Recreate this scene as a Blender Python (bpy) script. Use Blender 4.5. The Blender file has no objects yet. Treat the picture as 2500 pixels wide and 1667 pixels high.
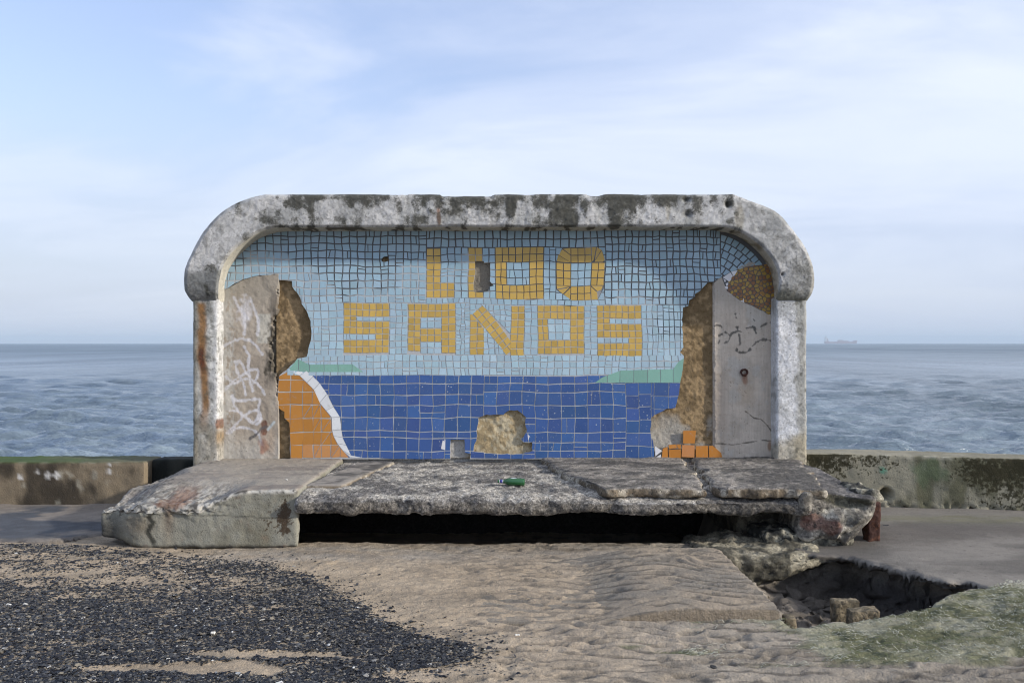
import bpy, math, random
import numpy as np
from mathutils import Vector
from mathutils.geometry import delaunay_2d_cdt
random.seed(7); RNG = np.random.RandomState(11)
S = bpy.context.scene
COL = S.collection
F = 2200.0; EYE = 1.6          # focal length in photo pixels, eye height
# ------------------------------------------------------------------ camera
cd = bpy.data.cameras.new('camera'); cam = bpy.data.objects.new('camera', cd); COL.objects.link(cam)
cd.sensor_width = 36; cd.lens = 36*F/2500; cd.clip_start = .05; cd.clip_end = 60000
cam.location = (0, 0, EYE); cam.rotation_euler = (math.radians(90.117), 0, 0)
S.camera = cam
S.cycles.filter_width = 1.1
S.render.resolution_x = 1024; S.render.resolution_y = 682
# ------------------------------------------------------------------ light
SUN = Vector((1.25, -.40, .46)).normalized()
sun_el = math.asin(SUN.z); sun_az = math.atan2(SUN.x, SUN.y)
ld = bpy.data.lights.new('sun', 'SUN'); ld.energy = 3.6; ld.angle = math.radians(2.2); ld.color = (1, .93, .83)
sun = bpy.data.objects.new('sun', ld); COL.objects.link(sun)
sun.rotation_euler = SUN.to_track_quat('Z', 'Y').to_euler()
S.view_settings.view_transform = 'Standard'; S.view_settings.look = 'None'
S.view_settings.exposure = 0.5; S.view_settings.gamma = 1
W = bpy.data.worlds.new('World'); S.world = W; W.use_nodes = True
def N(nt, typ, **kw):
    n = nt.nodes.new(typ)
    for k, v in kw.items():
        if k.startswith('i_'):
            n.inputs[k[2:].replace('_', ' ')].default_value = v
        else: setattr(n, k, v)
    return n
def ramp(nt, fac, stops, interp='LINEAR'):
    r = nt.nodes.new('ShaderNodeValToRGB'); nt.links.new(fac, r.inputs[0]); r.color_ramp.interpolation = interp
    e = r.color_ramp.elements
    while len(e) < len(stops): e.new(.5)
    for i, (p, c) in enumerate(stops):
        e[i].position = p; e[i].color = (c, c, c, 1) if not hasattr(c, '__len__') else (*c, 1)
    return r.outputs[0]
def mixc(nt, fac, a, b, mode='MIX'):
    m = nt.nodes.new('ShaderNodeMix'); m.data_type = 'RGBA'; m.blend_type = mode; m.clamp_factor = True
    for s, v in ((0, fac), (6, a), (7, b)):
        if hasattr(v, 'links') or isinstance(v, bpy.types.NodeSocket): nt.links.new(v, m.inputs[s])
        else: m.inputs[s].default_value = v if s == 0 else (*v, 1)
    return m.outputs[2]
def mth(nt, op, a, b=0.0, c=None):
    m = nt.nodes.new('ShaderNodeMath'); m.operation = op
    for i, v in enumerate((a, b) if c is None else (a, b, c)):
        if isinstance(v, bpy.types.NodeSocket): nt.links.new(v, m.inputs[i])
        else: m.inputs[i].default_value = v
    return m.outputs[0]
def build_world():
    nt = W.node_tree; nt.nodes.clear(); L = nt.links
    out = N(nt, 'ShaderNodeOutputWorld'); bg = N(nt, 'ShaderNodeBackground'); L.new(bg.outputs[0], out.inputs[0])
    sky = N(nt, 'ShaderNodeTexSky', sky_type='NISHITA', sun_disc=False, sun_elevation=sun_el, sun_rotation=sun_az,
            air_density=1.2, dust_density=1.0, ozone_density=2.0, altitude=0)
    bg.inputs[1].default_value = .135
    tc = N(nt, 'ShaderNodeTexCoord'); sx = N(nt, 'ShaderNodeSeparateXYZ'); L.new(tc.outputs['Generated'], sx.inputs[0])
    x, y, z = sx.outputs
    zz = mth(nt, 'ADD', mth(nt, 'MAXIMUM', z, 0.0), .16)
    cx = mth(nt, 'DIVIDE', x, zz); cy = mth(nt, 'DIVIDE', y, zz)
    cb = N(nt, 'ShaderNodeCombineXYZ'); L.new(cx, cb.inputs[0]); L.new(cy, cb.inputs[1])
    mp = N(nt, 'ShaderNodeMapping'); L.new(cb.outputs[0], mp.inputs[0])
    mp.inputs['Rotation'].default_value = (0, 0, math.radians(35)); mp.inputs['Scale'].default_value = (.55, 1.0, 1)
    mp.inputs['Location'].default_value = (9.1, -1.3, 0)
    n1 = N(nt, 'ShaderNodeTexNoise', i_Scale=1.25, i_Detail=10.0, i_Roughness=.56, i_Distortion=.6); L.new(mp.outputs[0], n1.inputs[0])
    n2 = N(nt, 'ShaderNodeTexNoise', i_Scale=.45, i_Detail=3.0, i_Roughness=.5, i_Distortion=.3); L.new(cb.outputs[0], n2.inputs[0])
    # thin cloud veil: thicker towards the right and low down, open blue to the upper left
    v = mth(nt, 'ADD', mth(nt, 'MULTIPLY', n1.outputs[0], 1.0), mth(nt, 'MULTIPLY', n2.outputs[0], .55))
    v = mth(nt, 'ADD', v, mth(nt, 'MULTIPLY', x, .42))
    v = mth(nt, 'SUBTRACT', v, mth(nt, 'MULTIPLY', mth(nt, 'MAXIMUM', z, 0.0), .55))
    v = mth(nt, 'ADD', v, mth(nt, 'MULTIPLY', mth(nt, 'MAXIMUM', mth(nt, 'SUBTRACT', z, .42), 0.0), 1.6))  # extra cloud overhead, out of frame, added to raise the ambient light
    cov = ramp(nt, v, [(.37, 0.0), (.58, .6), (.86, 1.0)], 'EASE')
    cloud = ramp(nt, n1.outputs[0], [(.36, (3.8, 4.3, 5.5)), (.64, (4.85, 5.2, 5.9))])
    base = mixc(nt, 1.0, sky.outputs[0], (1.32, 1.20, 1.40), 'MULTIPLY')
    # pale air near the horizon
    hz = ramp(nt, z, [(0.0, .92), (.10, .80), (.28, 0.35), (.6, .05)], 'EASE')
    base = mixc(nt, hz, base, (3.1, 3.55, 4.4))
    c = mixc(nt, mth(nt, 'MULTIPLY', cov, ramp(nt, z, [(0.0, .1), (.12, .6), (.3, .92)])), base, cloud)
    L.new(c, bg.inputs[0])
build_world()
# ------------------------------------------------------------------ numeric helpers
def _h(i, j, k, s):
    n = (i*374761393 + j*668265263 + k*2147483647 + s*974634777) & 0xffffffff
    n = ((n ^ (n >> 13))*1274126177) & 0xffffffff
    n = ((n ^ (n >> 16))*2246822519) & 0xffffffff
    return ((n ^ (n >> 15)) & 0xffff)/32767.5 - 1
def vn(P, s=0):
    P = np.asarray(P, float); I = np.floor(P).astype(np.int64); f = P-I; f = f*f*f*(f*(f*6-15)+10)
    r = 0
    for a in (0, 1):
        wa = f[..., 0] if a else 1-f[..., 0]
        for b in (0, 1):
            wb = f[..., 1] if b else 1-f[..., 1]
            for c in (0, 1):
                wc = f[..., 2] if c else 1-f[..., 2]
                r = r + wa*wb*wc*_h(I[..., 0]+a, I[..., 1]+b, I[..., 2]+c, s)
    return r
def fbm(P, o=4, s=0, g=.5):
    P = np.asarray(P, float); r = 0; A = 1; T = 0
    for q in range(o):
        r = r + A*vn(P+q*17.3, s+q); T += A; A *= g; P = P*2.03
    return r/T*1.6
def ridge(P, o=3, s=0):
    return 1-np.abs(fbm(P, o, s))
def ss(a, b, x): t = np.clip((x-a)/(b-a), 0, 1); return t*t*(3-2*t)
def lerp(a, b, t): t = np.asarray(t)[..., None]; return np.asarray(a)*(1-t)+np.asarray(b)*t
def A3(x, y, z=0): x, y, z = np.broadcast_arrays(x, y, z); return np.stack([x, y, z], -1).astype(float)
def inpoly(px, py, poly):
    c = np.zeros(np.shape(px), bool); n = len(poly)
    for i in range(n):
        x0, y0 = poly[i]; x1, y1 = poly[(i+1) % n]
        if y0 == y1: continue
        t = ((y0 > py) != (y1 > py)) & (px < (x1-x0)*(py-y0)/(y1-y0)+x0); c ^= t
    return c
def dline(px, py, pts):
    d = np.full(np.shape(px), 1e9)
    for (x0, y0), (x1, y1) in zip(pts[:-1], pts[1:]):
        dx, dy = x1-x0, y1-y0; l = dx*dx+dy*dy+1e-9
        t = np.clip(((px-x0)*dx+(py-y0)*dy)/l, 0, 1); d = np.minimum(d, np.hypot(px-x0-t*dx, py-y0-t*dy))
    return d
def blob(px, py, cx, cy, rx, ry): return np.exp(-((px-cx)/rx)**2-((py-cy)/ry)**2)
def mk(name, V, Fc, m, parent=None, col=None, smooth=True):
    me = bpy.data.meshes.new(name)
    V = np.asarray(V, float).reshape(-1, 3)
    if isinstance(Fc, np.ndarray):
        k = Fc.shape[1]; me.vertices.add(len(V)); me.vertices.foreach_set('co', V.ravel())
        me.loops.add(Fc.size); me.loops.foreach_set('vertex_index', Fc.ravel().astype(np.int32))
        me.polygons.add(len(Fc)); me.polygons.foreach_set('loop_start', np.arange(0, Fc.size, k, dtype=np.int32))
        me.update(calc_edges=True); me.validate()
    else:
        me.from_pydata(V.tolist(), [], Fc); me.update()
    if col is not None:
        a = me.color_attributes.new('Col', 'FLOAT_COLOR', 'POINT')
        col = np.asarray(col); c = np.zeros((len(me.vertices), 4)); c[:, :col.shape[-1]] = np.clip(col.reshape(-1, col.shape[-1])[:len(me.vertices)], 0, 1); a.data.foreach_set('color', c.ravel())
    me.polygons.foreach_set('use_smooth', [smooth]*len(me.polygons))
    me.materials.append(m)
    o = bpy.data.objects.new(name, me); COL.objects.link(o)
    if parent: o.parent = parent
    return o
def gridf(nu, nv, off=0, flip=False):
    i = np.arange(nu-1)[:, None]*nv+np.arange(nv-1)[None]
    f = np.stack([i, i+nv, i+nv+1, i+1], -1).reshape(-1, 4)+off
    return f[:, ::-1] if flip else f
def tag(o, label=None, cat=None, group=None, kind=None):
    for k, v in (('label', label), ('category', cat), ('group', group), ('kind', kind)):
        if v: o[k] = v
    return o
def empty(name, label, cat, loc=(0, 0, 0), group=None):
    o = bpy.data.objects.new(name, None); COL.objects.link(o); o.empty_display_size = .2; o.location = loc
    return tag(o, label, cat, group)
def WP(px, py, D=8.9): return ((px-1250)*D/F, D, EYE-(py-838)*D/F)
class Merge:
    def __init__(s): s.V = []; s.F = []; s.C = []; s.n = 0
    def add(s, V, Fc, C=None):
        V = np.asarray(V, float).reshape(-1, 3); s.V.append(V); s.F += [[i+s.n for i in f] for f in Fc]
        s.C.append(np.broadcast_to(np.asarray(C if C is not None else (.5, .5, .5)), (len(V), 3))); s.n += len(V)
    def build(s, name, m, parent=None, smooth=False):
        return mk(name, np.concatenate(s.V), s.F, m, parent, np.concatenate(s.C), smooth)
# rounded, noise-worn block made of six grids that share one displacement
def rbox(b, res=.02, r=.03, amp=.01, fs=(6, 3), seed=0, colf=None, warp=None, pit=0):
    lo = np.array(b[0], float); hi = np.array(b[1], float); Vs = []; Fs = []; n = 0
    cnt = [max(2, int(round((hi[i]-lo[i])/res))+1) for i in range(3)]
    ax = [np.linspace(lo[i], hi[i], cnt[i]) for i in range(3)]
    for d in range(3):
        u, v = [(1, 2), (2, 0), (0, 1)][d]
        for side in (0, 1):
            U, Vv = np.meshgrid(ax[u], ax[v], indexing='ij'); P = np.zeros(U.shape+(3,))
            P[..., u] = U; P[..., v] = Vv; P[..., d] = hi[d] if side else lo[d]
            Vs.append(P.reshape(-1, 3)); Fs.append(gridf(len(ax[u]), len(ax[v]), n, flip=not side)); n += P[..., 0].size
    P = np.concatenate(Vs); Fc = np.concatenate(Fs)
    c = (lo+hi)/2; hh = (hi-lo)/2; rr = min(r, hh.min()*.95)
    q = np.clip(P, lo+rr, hi-rr); dv = P-q; L = np.linalg.norm(dv, axis=1, keepdims=True)+1e-9
    nrm = dv/L; P0 = q+nrm*rr
    Q = P0
    disp = fbm(Q*fs[0], fs[1], seed)*amp
    disp2 = fbm(Q*fs[0]*4.7, 3, seed+40)*amp*.45
    if pit: disp2 = disp2-ss(.25, .6, fbm(Q*28, 2, seed+70))*pit
    P1 = P0+nrm*(disp+disp2)[:, None]
    C = colf(P0, nrm) if colf else None
    if warp: P1 = warp(P1)
    return P1, Fc, C
def addbox(name, b, m, parent=None, smooth=True, **k):
    P, Fc, C = rbox(b, **k); return mk(name, P, Fc, m, parent, C, smooth)
# ------------------------------------------------------------------ materials
def mat(name, rough=.9, spec=.3, bumps=(), var=None, tint=None, speck=None, base=None, agg=None, coat=0, vstreak=None, chips=None, mask=None, flake=None):
    m = bpy.data.materials.new(name); m.use_nodes = True; nt = m.node_tree; L = nt.links
    p = nt.nodes['Principled BSDF']; p.inputs['Roughness'].default_value = rough
    p.inputs['Specular IOR Level'].default_value = spec
    if coat: p.inputs['Coat Weight'].default_value = coat; p.inputs['Coat Roughness'].default_value = .08
    geo = N(nt, 'ShaderNodeNewGeometry'); pos = geo.outputs['Position']
    if base is None:
        a = N(nt, 'ShaderNodeAttribute', attribute_name='Col'); c = a.outputs['Color']
    else:
        rg = N(nt, 'ShaderNodeRGB'); rg.outputs[0].default_value = (*base, 1); c = rg.outputs[0]
    hgt = None
    def noise(scale, det=5, rough=.6, vec=None):
        n = N(nt, 'ShaderNodeTexNoise', i_Scale=scale, i_Detail=det, i_Roughness=rough)
        L.new(vec or pos, n.inputs[0]); return n.outputs[0]
    if var:                                   # (scale, strength) brightness variation
        for sc, st in var:
            f = noise(sc); f = mth(nt, 'MULTIPLY_ADD', mth(nt, 'SUBTRACT', f, .5), st*2, 1.0)
            cb = N(nt, 'ShaderNodeCombineXYZ'); [L.new(f, cb.inputs[i]) for i in range(3)]
            c = mixc(nt, 1.0, c, cb.outputs[0], 'MULTIPLY')
    if vstreak:                                # vertical grain
        mp = N(nt, 'ShaderNodeMapping'); L.new(pos, mp.inputs[0]); mp.inputs['Scale'].default_value = (1, 1, .05)
        f = noise(vstreak[0], 4, .6, mp.outputs[0]); c = mixc(nt, mth(nt, 'MULTIPLY', ramp(nt, f, [(.4, 0), (.7, 1)]), vstreak[1]), c, vstreak[2])
    if agg:                                    # exposed aggregate: stones of mixed tone
        for sc, st in agg:
            v = N(nt, 'ShaderNodeTexVoronoi', i_Scale=sc); L.new(pos, v.inputs[0])
            sp = N(nt, 'ShaderNodeSeparateXYZ'); L.new(v.outputs['Color'], sp.inputs[0])
            t = ramp(nt, sp.outputs[0], [(0, .25), (.35, .6), (.6, 1.0), (.85, 1.5), (1, 2.1)])
            c = mixc(nt, st, c, mixc(nt, 1.0, c, t, 'MULTIPLY'))
    if tint:                                   # (scale, lo, hi, colour, amount)
        for sc, lo, hi, tc_, am in tint:
            f = ramp(nt, noise(sc, 8, .65), [(lo, 0), (hi, 1)]); c = mixc(nt, mth(nt, 'MULTIPLY', f, am), c, tc_)
    if chips:                                  # small pale chips
        v = N(nt, 'ShaderNodeTexVoronoi', i_Scale=chips[0]); L.new(pos, v.inputs[0])
        f = ramp(nt, v.outputs['Distance'], [(chips[1], 1), (chips[1]+.03, 0)])
        g = ramp(nt, noise(7), [(.5, 0), (.62, 1)])
        c = mixc(nt, mth(nt, 'MULTIPLY', f, g), c, chips[2])
    if speck:                                  # (scale, lo, hi, colour, amount)
        for sc, lo, hi, tc_, am in speck:
            f = ramp(nt, noise(sc, 2, .5), [(lo, 0), (hi, 1)]); c = mixc(nt, mth(nt, 'MULTIPLY', f, am), c, tc_)
    if mask:                                   # growth with fine ragged edges, amount from the alpha channel
        for sc, lo, hi, tc_, am in mask:
            f = mth(nt, 'ADD', noise(sc, 7, .66), mth(nt, 'MULTIPLY', a.outputs['Alpha'], .5))
            c = mixc(nt, mth(nt, 'MULTIPLY', ramp(nt, f, [(lo, 0), (hi, 1)]), am), c, tc_)
    L.new(c, p.inputs['Base Color'])
    nrm = None
    for sc, dist in bumps:
        b = N(nt, 'ShaderNodeBump'); b.inputs['Distance'].default_value = dist; b.inputs['Strength'].default_value = 1
        L.new(noise(sc, 6, .62), b.inputs['Height'])
        if nrm: L.new(nrm, b.inputs['Normal'])
        nrm = b.outputs[0]
    if flake:                                  # lifted edges of old paint layers
        for k, t in enumerate((.44, .53, .60)):
            f = ramp(nt, noise(flake[0]*(1+.6*k), 7, .62), [(t, 0), (t+.012, 1)])
            b = N(nt, 'ShaderNodeBump'); b.inputs['Distance'].default_value = flake[1]; b.inputs['Strength'].default_value = 1; L.new(f, b.inputs['Height'])
            if nrm: L.new(nrm, b.inputs['Normal'])
            nrm = b.outputs[0]
    if nrm: L.new(nrm, p.inputs['Normal'])
    return m
M_white = mat('weathered_white_concrete', .9, .25, [(30, .004), (110, .003)], var=[(12, .25), (55, .28)], flake=(19, .0030),
              speck=[(80, .62, .70, (.06, .06, .052), .7), (150, .62, .7, (.08, .08, .07), .6)], mask=[(8, .50, 1.0, (.17, .17, .15), .6), (26, .56, .86, (.10, .10, .088), .55), (60, .60, .74, (.05, .05, .042), .75), (130, .58, .70, (.07, .07, .06), .6)])
M_plaster = mat('plaster', .9, .2, [(14, .004), (90, .002)], var=[(5, .16), (60, .12)], vstreak=(60, .35, (.30, .26, .21)),
                speck=[(55, .66, .72, (.06, .05, .04), .5)])
M_brown = mat('exposed_render', .95, .15, [(65, .006), (160, .004)], var=[(12, .2), (40, .3), (120, .3)],
              speck=[(60, .64, .7, (.06, .04, .02), .6)])
M_grout = mat('grout', .92, .15, [(160, .001)], var=[(25, .25)])
M_tile = mat('glazed_tile', .32, .45, [(25, .0006)], var=[(6, .07), (40, .05)], tint=[(30, .58, .72, (.30, .29, .27), .45)])
M_tileb = mat('glazed_blue_tile', .3, .45, [(25, .0006)], var=[(6, .1), (40, .06)], chips=(26, .13, (.5, .52, .55)), speck=[(45, .66, .72, (.25, .28, .36), .6)])
M_conc = mat('rough_concrete', .92, .2, [(25, .012), (90, .006)], var=[(7, .22), (50, .32)], agg=[(55, .42)],
             speck=[(45, .60, .68, (.035, .033, .03), .8), (130, .6, .68, (.05, .05, .05), .6)])
M_smooth = mat('cast_concrete', .9, .2, [(20, .005), (70, .004), (160, .002)], var=[(4, .14), (30, .16), (110, .16)], speck=[(80, .64, .70, (.06, .055, .05), .6), (26, .68, .71, (.05, .045, .04), .5)], mask=[(17, .73, .76, (.06, .04, .025), .85), (40, .72, .76, (.055, .035, .02), .6)])
M_aggr = mat('aggregate_surface', .93, .2, [(45, .014), (110, .008)], var=[(8, .25), (60, .25)], agg=[(60, .55), (130, .4)],
             speck=[(40, .6, .68, (.03, .03, .035), .7)])
M_wall = mat('sea_wall_concrete', .92, .2, [(14, .008), (80, .004)], var=[(5, .2), (45, .22)], mask=[(14, .70, .75, (.045, .04, .022), .8), (30, .68, .72, (.038, .034, .018), .92)], speck=[(90, .64, .7, (.05, .045, .035), .6)])
M_sand = mat('sand', .95, .12, [(12, .006), (32, .012), (85, .007)], var=[(3, .08), (22, .22), (60, .28), (120, .3)],
             speck=[(70, .66, .72, (.07, .06, .05), .5)])
M_shell = mat('shingle', .6, .3, [(120, .002)])
M_algae = mat('algae', .85, .2)
M_rust = mat('rust', .85, .3, [(50, .008)], base=(.05, .022, .017), var=[(20, .5)], tint=[(22, .52, .68, (.17, .07, .035), .6)])
M_glass = mat('green_glass', .08, .6, base=(.008, .085, .02), coat=.5)
M_foil = mat('blue_foil', .3, .5, base=(.04, .04, .22)); M_paper = mat('paper_label', .6, .3, base=(.62, .68, .72))
M_silver = mat('silver_band', .35, .6, base=(.6, .65, .62))
M_stone = mat('pale_stone', .8, .3, base=(.65, .62, .56), var=[(60, .2)])
M_dstone = mat('dark_stone', .7, .3, base=(.035, .035, .035))
M_hull = mat('ship_hull', .6, .3, base=(.22, .07, .06)); M_ship = mat('ship_superstructure', .6, .3, base=(.55, .52, .5)); M_deck = mat('ship_deck', .6, .3, base=(.25, .12, .1))
# ------------------------------------------------------------------ sea
def build_sea():
    m = bpy.data.materials.new('sea_water'); m.use_nodes = True; nt = m.node_tree; L = nt.links
    p = nt.nodes['Principled BSDF']; p.inputs['Base Color'].default_value = (.10, .14, .175, 1)
    p.inputs['IOR'].default_value = 1.33
    geo = N(nt, 'ShaderNodeNewGeometry'); sp = N(nt, 'ShaderNodeSeparateXYZ'); L.new(geo.outputs['Position'], sp.inputs[0])
    mr = N(nt, 'ShaderNodeMapRange'); L.new(sp.outputs[1], mr.inputs[0]); mr.inputs[1].default_value = 40; mr.inputs[2].default_value = 500; mr.inputs[3].default_value = .16; mr.inputs[4].default_value = .5; L.new(mr.outputs[0], p.inputs['Roughness'])
    mp = N(nt, 'ShaderNodeMapping'); L.new(geo.outputs['Position'], mp.inputs[0]); mp.inputs['Scale'].default_value = (.34, 1, 1)
    prev = None
    for sc, d in ((.010, 8.0), (.06, 1.8), (.35, .50), (1.6, .28), (5, .09), (14, .025)):
        n = N(nt, 'ShaderNodeTexNoise', i_Scale=sc, i_Detail=4.0, i_Roughness=.55, i_Distortion=.0); L.new(mp.outputs[0], n.inputs[0])
        b = N(nt, 'ShaderNodeBump'); b.inputs['Distance'].default_value = d; L.new(n.outputs[0], b.inputs['Height'])
        if prev: L.new(prev, b.inputs['Normal'])
        prev = b.outputs[0]
    L.new(prev, p.inputs['Normal'])
    m2 = N(nt, 'ShaderNodeMapping'); L.new(geo.outputs['Position'], m2.inputs[0]); m2.inputs['Scale'].default_value = (.06, .008, 1)
    ns = N(nt, 'ShaderNodeTexNoise', i_Scale=1.0, i_Detail=9.0, i_Roughness=.72); L.new(m2.outputs[0], ns.inputs[0])   # wind streaks
    L.new(mixc(nt, ramp(nt, ns.outputs[0], [(.32, 0), (.68, 1)]), (.06, .09, .115), (.22, .275, .325)), p.inputs['Base Color'])
    inv = np.linspace(1/14., 1/420., 520); D = np.concatenate([1/inv, np.geomspace(440, 15000, 50)])
    u = np.linspace(-1, 1, 1000)
    DD, UU = np.meshgrid(D, u, indexing='ij'); X = UU*(DD*.72+6)
    z = np.zeros_like(X); sx = np.zeros_like(X)
    rs = np.random.RandomState(3)
    for i in range(90):
        lam = np.exp(rs.uniform(np.log(.45), np.log(5.0))); th = rs.normal(0, .38)+.10; k = 2*np.pi/lam
        a = .0125*lam**.85*rs.uniform(.5, 1.3); ph = rs.uniform(0, 6.28)
        sp = DD*DD/(900*4.1)*.35; att = ss(1.6, 5, lam/sp)
        t = k*(X*np.sin(th)+DD*np.cos(th))+ph
        z += a*att*(np.exp(1.1*np.sin(t))/1.3-1)
    z += (-2.5)
    o = mk('sea', np.stack([X, DD, z], -1), gridf(len(D), len(u), flip=True), m); tag(o, kind='structure')
    return o
build_sea()
# ------------------------------------------------------------------ ground
HOLE = [(1.57, 5.75), (1.60, 6.3), (1.62, 6.75), (2.2, 7.0), (2.6, 7.0), (2.85, 6.75), (3.0, 6.45), (3.15, 6.2), (3.3, 5.98), (3.1, 5.84), (2.80, 5.66), (2.59, 5.48), (2.33, 5.28), (2.02, 5.16), (1.81, 5.11), (1.60, 5.08), (1.555, 5.2)]
def hole_depth(X, D):
    xx = X+.035*fbm(A3(X*5, D*5), 3, 61); dd = D+.03*fbm(A3(X*5, D*5, 9), 3, 62)
    ins = inpoly(xx, dd, HOLE); d = dline(xx, dd, HOLE+HOLE[:1]); d = np.where(ins, d, 0)
    left = ss(1.55, 2.6, X)                         # sand slides in from the left
    dep = np.minimum(d*(.9+1.2*left), .20+.10*left+.05*fbm(A3(X*9, D*9), 3, 63))
    return dep*ins
def sandcov(X, D): pass
SHIN = [(-6, 7.12), (-3.3, 7.1), (-2.7, 6.98), (-2.15, 6.72), (-1.75, 6.5), (-1.35, 6.15), (-1.05, 5.75), (-.78, 5.3), (-.60, 5.05), (-.38, 4.87), (-.20, 4.7), (-.21, 4.50), (-.42, 4.42), (-.60, 4.40), (-.50, 4.25), (-.45, 3.9), (-.5, 2), (-6, 2)]
def shingle_density(X, D):
    xx = X+.05*fbm(A3(X*4, D*4), 3, 21); dd = D+.05*fbm(A3(X*4, D*4, 5), 3, 22)
    e = dline(xx, dd, SHIN); ip = inpoly(xx, dd, SHIN); ins = np.where(ip, 1., .16*np.exp(-e/.10))
    a = fbm(A3(X*1.1, D*3.2), 3, 23); b = fbm(A3(X*5, D*14), 3, 24)
    den = .58+.34*a+.42*b
    den -= .22*ss(-1.2, -3.2, X)*ss(5.6, 6.1, D)*ss(6.9, 6.5, D)       # sandier far left strip
    den += .28*ss(5.7, 5.4, D)+.20*ss(.3, .1, e)*ss(6.6, 5.9, D)-.5*ss(.10, 0, e)*(1+b)*ip+.3*(~ip)
    # bare sand tongue near the camera
    t = np.exp(-(((X+1.45+.3*fbm(A3(X*2, D*2), 2, 26))/.52)**2+((D-4.40-.05*fbm(A3(X*3, D*3), 2, 25))/.085)**2)**1.5)
    den -= 2.4*t
    t2 = np.exp(-((X+1.15)/.45)**2-((D-4.63)/.05)**2); den -= 1.1*t2
    return np.clip(den, 0, 1)*ins
def ripple(X, D):
    w = D+.26*X+.16*fbm(A3(X*1.2, D*1.4), 3, 4)+.03*fbm(A3(X*6, D*6), 2, 14)
    return np.sin(w*2*np.pi/.118)
def ripple_dark(X, D):
    a = ss(-.45, .05, fbm(A3(X*4.5+D*1.5, D*9-X*2), 3, 17)); reg = ss(-.75, .1, X)*ss(6.95, 6.5, D)*(.55+.45*ss(.1, .8, X))
    return ss(.45, .9, ripple(X, D))*a*reg
def ground_h(X, D):
    h = .010*fbm(A3(X*1.3, D*1.3), 3, 1)+.005*fbm(A3(X*6, D*9), 3, 2)+.005*fbm(A3(X*18, D*26), 3, 3)-.010*ss(.25, .6, fbm(A3(X*7+D*3, D*21-X*4), 4, 7))*ss(-1.2, .2, X)
    w = ss(-.9, 0, X)*ss(1.55, 1.2, X)*ss(6.9, 6.3, D)*ss(4.2, 4.8, D)
    h -= w*.009*ripple(X, D)*(.6+.5*fbm(A3(X*3, D*3, 7), 2, 6))
    w2 = ss(1.0, 2.0, X)*ss(5.1, 4.6, D); h += w2*.009*np.sin((D+.12*X)*2*np.pi/.12+2*fbm(A3(X*3, D*3), 2, 8))
    # trodden hollows and crumbs of sand
    ft = fbm(A3(X*5, D*7), 3, 9); h -= .013*ss(.25, .6, ft)*ss(-.6, .2, X+(5.2-D)*.5)
    h += .020*ss(.35, .7, fbm(A3(X*9, D*9), 3, 10))*(blobw(X, D, .0, 4.93, .25, .08)+blobw(X, D, .05, 4.32, .35, .12)+blobw(X, D, -1.45, 6.55, .35, .07))
    h += .01*ss(0, .5, shingle_density(X, D))
    # algae bank swelling at the right
    h += .05*ss(1.6, 3.0, X)*ss(4.35, 4.9, D)*ss(6.2, 5.4, D)+.02*ss(2, 3, X)*fbm(A3(X*3, D*3), 3, 12)*ss(5.9, 5.3, D)
    h += .14*ss(3.2, 5.2, X)*ss(7.0, 5.0, D)
    h -= .06*ss(1.58, 1.8, X)*ss(5.9, 6.4, D)
    h -= .05*ss(7.5, 7.9, D)*ss(2.3, 3, np.abs(X))
    h -= .28*ss(7.22, 7.5, D)*ss(-2.6, -2.5, X+(D-7.2)*.0)*ss(1.95, 1.8, X)*ss(-1.85-(D-7.2)*.3, -1.68-(D-7.2)*.3, X)
    return h-hole_depth(X, D)
def blobw(X, D, cx, cd_, rx, rd): return np.exp(-((X-cx)/rx)**2-((D-cd_)/rd)**2)
def algae_w(X, D):
    n = fbm(A3(X*2.2, D*3.5), 4, 31)
    w = ss(1.1, 2.1, X+.4*n)*ss(4.42, 4.72, D+.12*n+.06*(X-2))
    w *= (1-inpoly(X, D, HOLE))*ss(6.15, 5.95, D-.05*(X-3)+.04*n)
    s = .75*blobw(X, D, .88, 4.67, .14, .03)+.6*blobw(X, D, 1.35, 4.48, .2, .05)+.5*blobw(X, D, 1.75, 4.5, .2, .05)+.5*blobw(X, D, .62, 4.73, .08, .03)
    return np.clip(w+s*(.7+.6*n), 0, 1)
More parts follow.
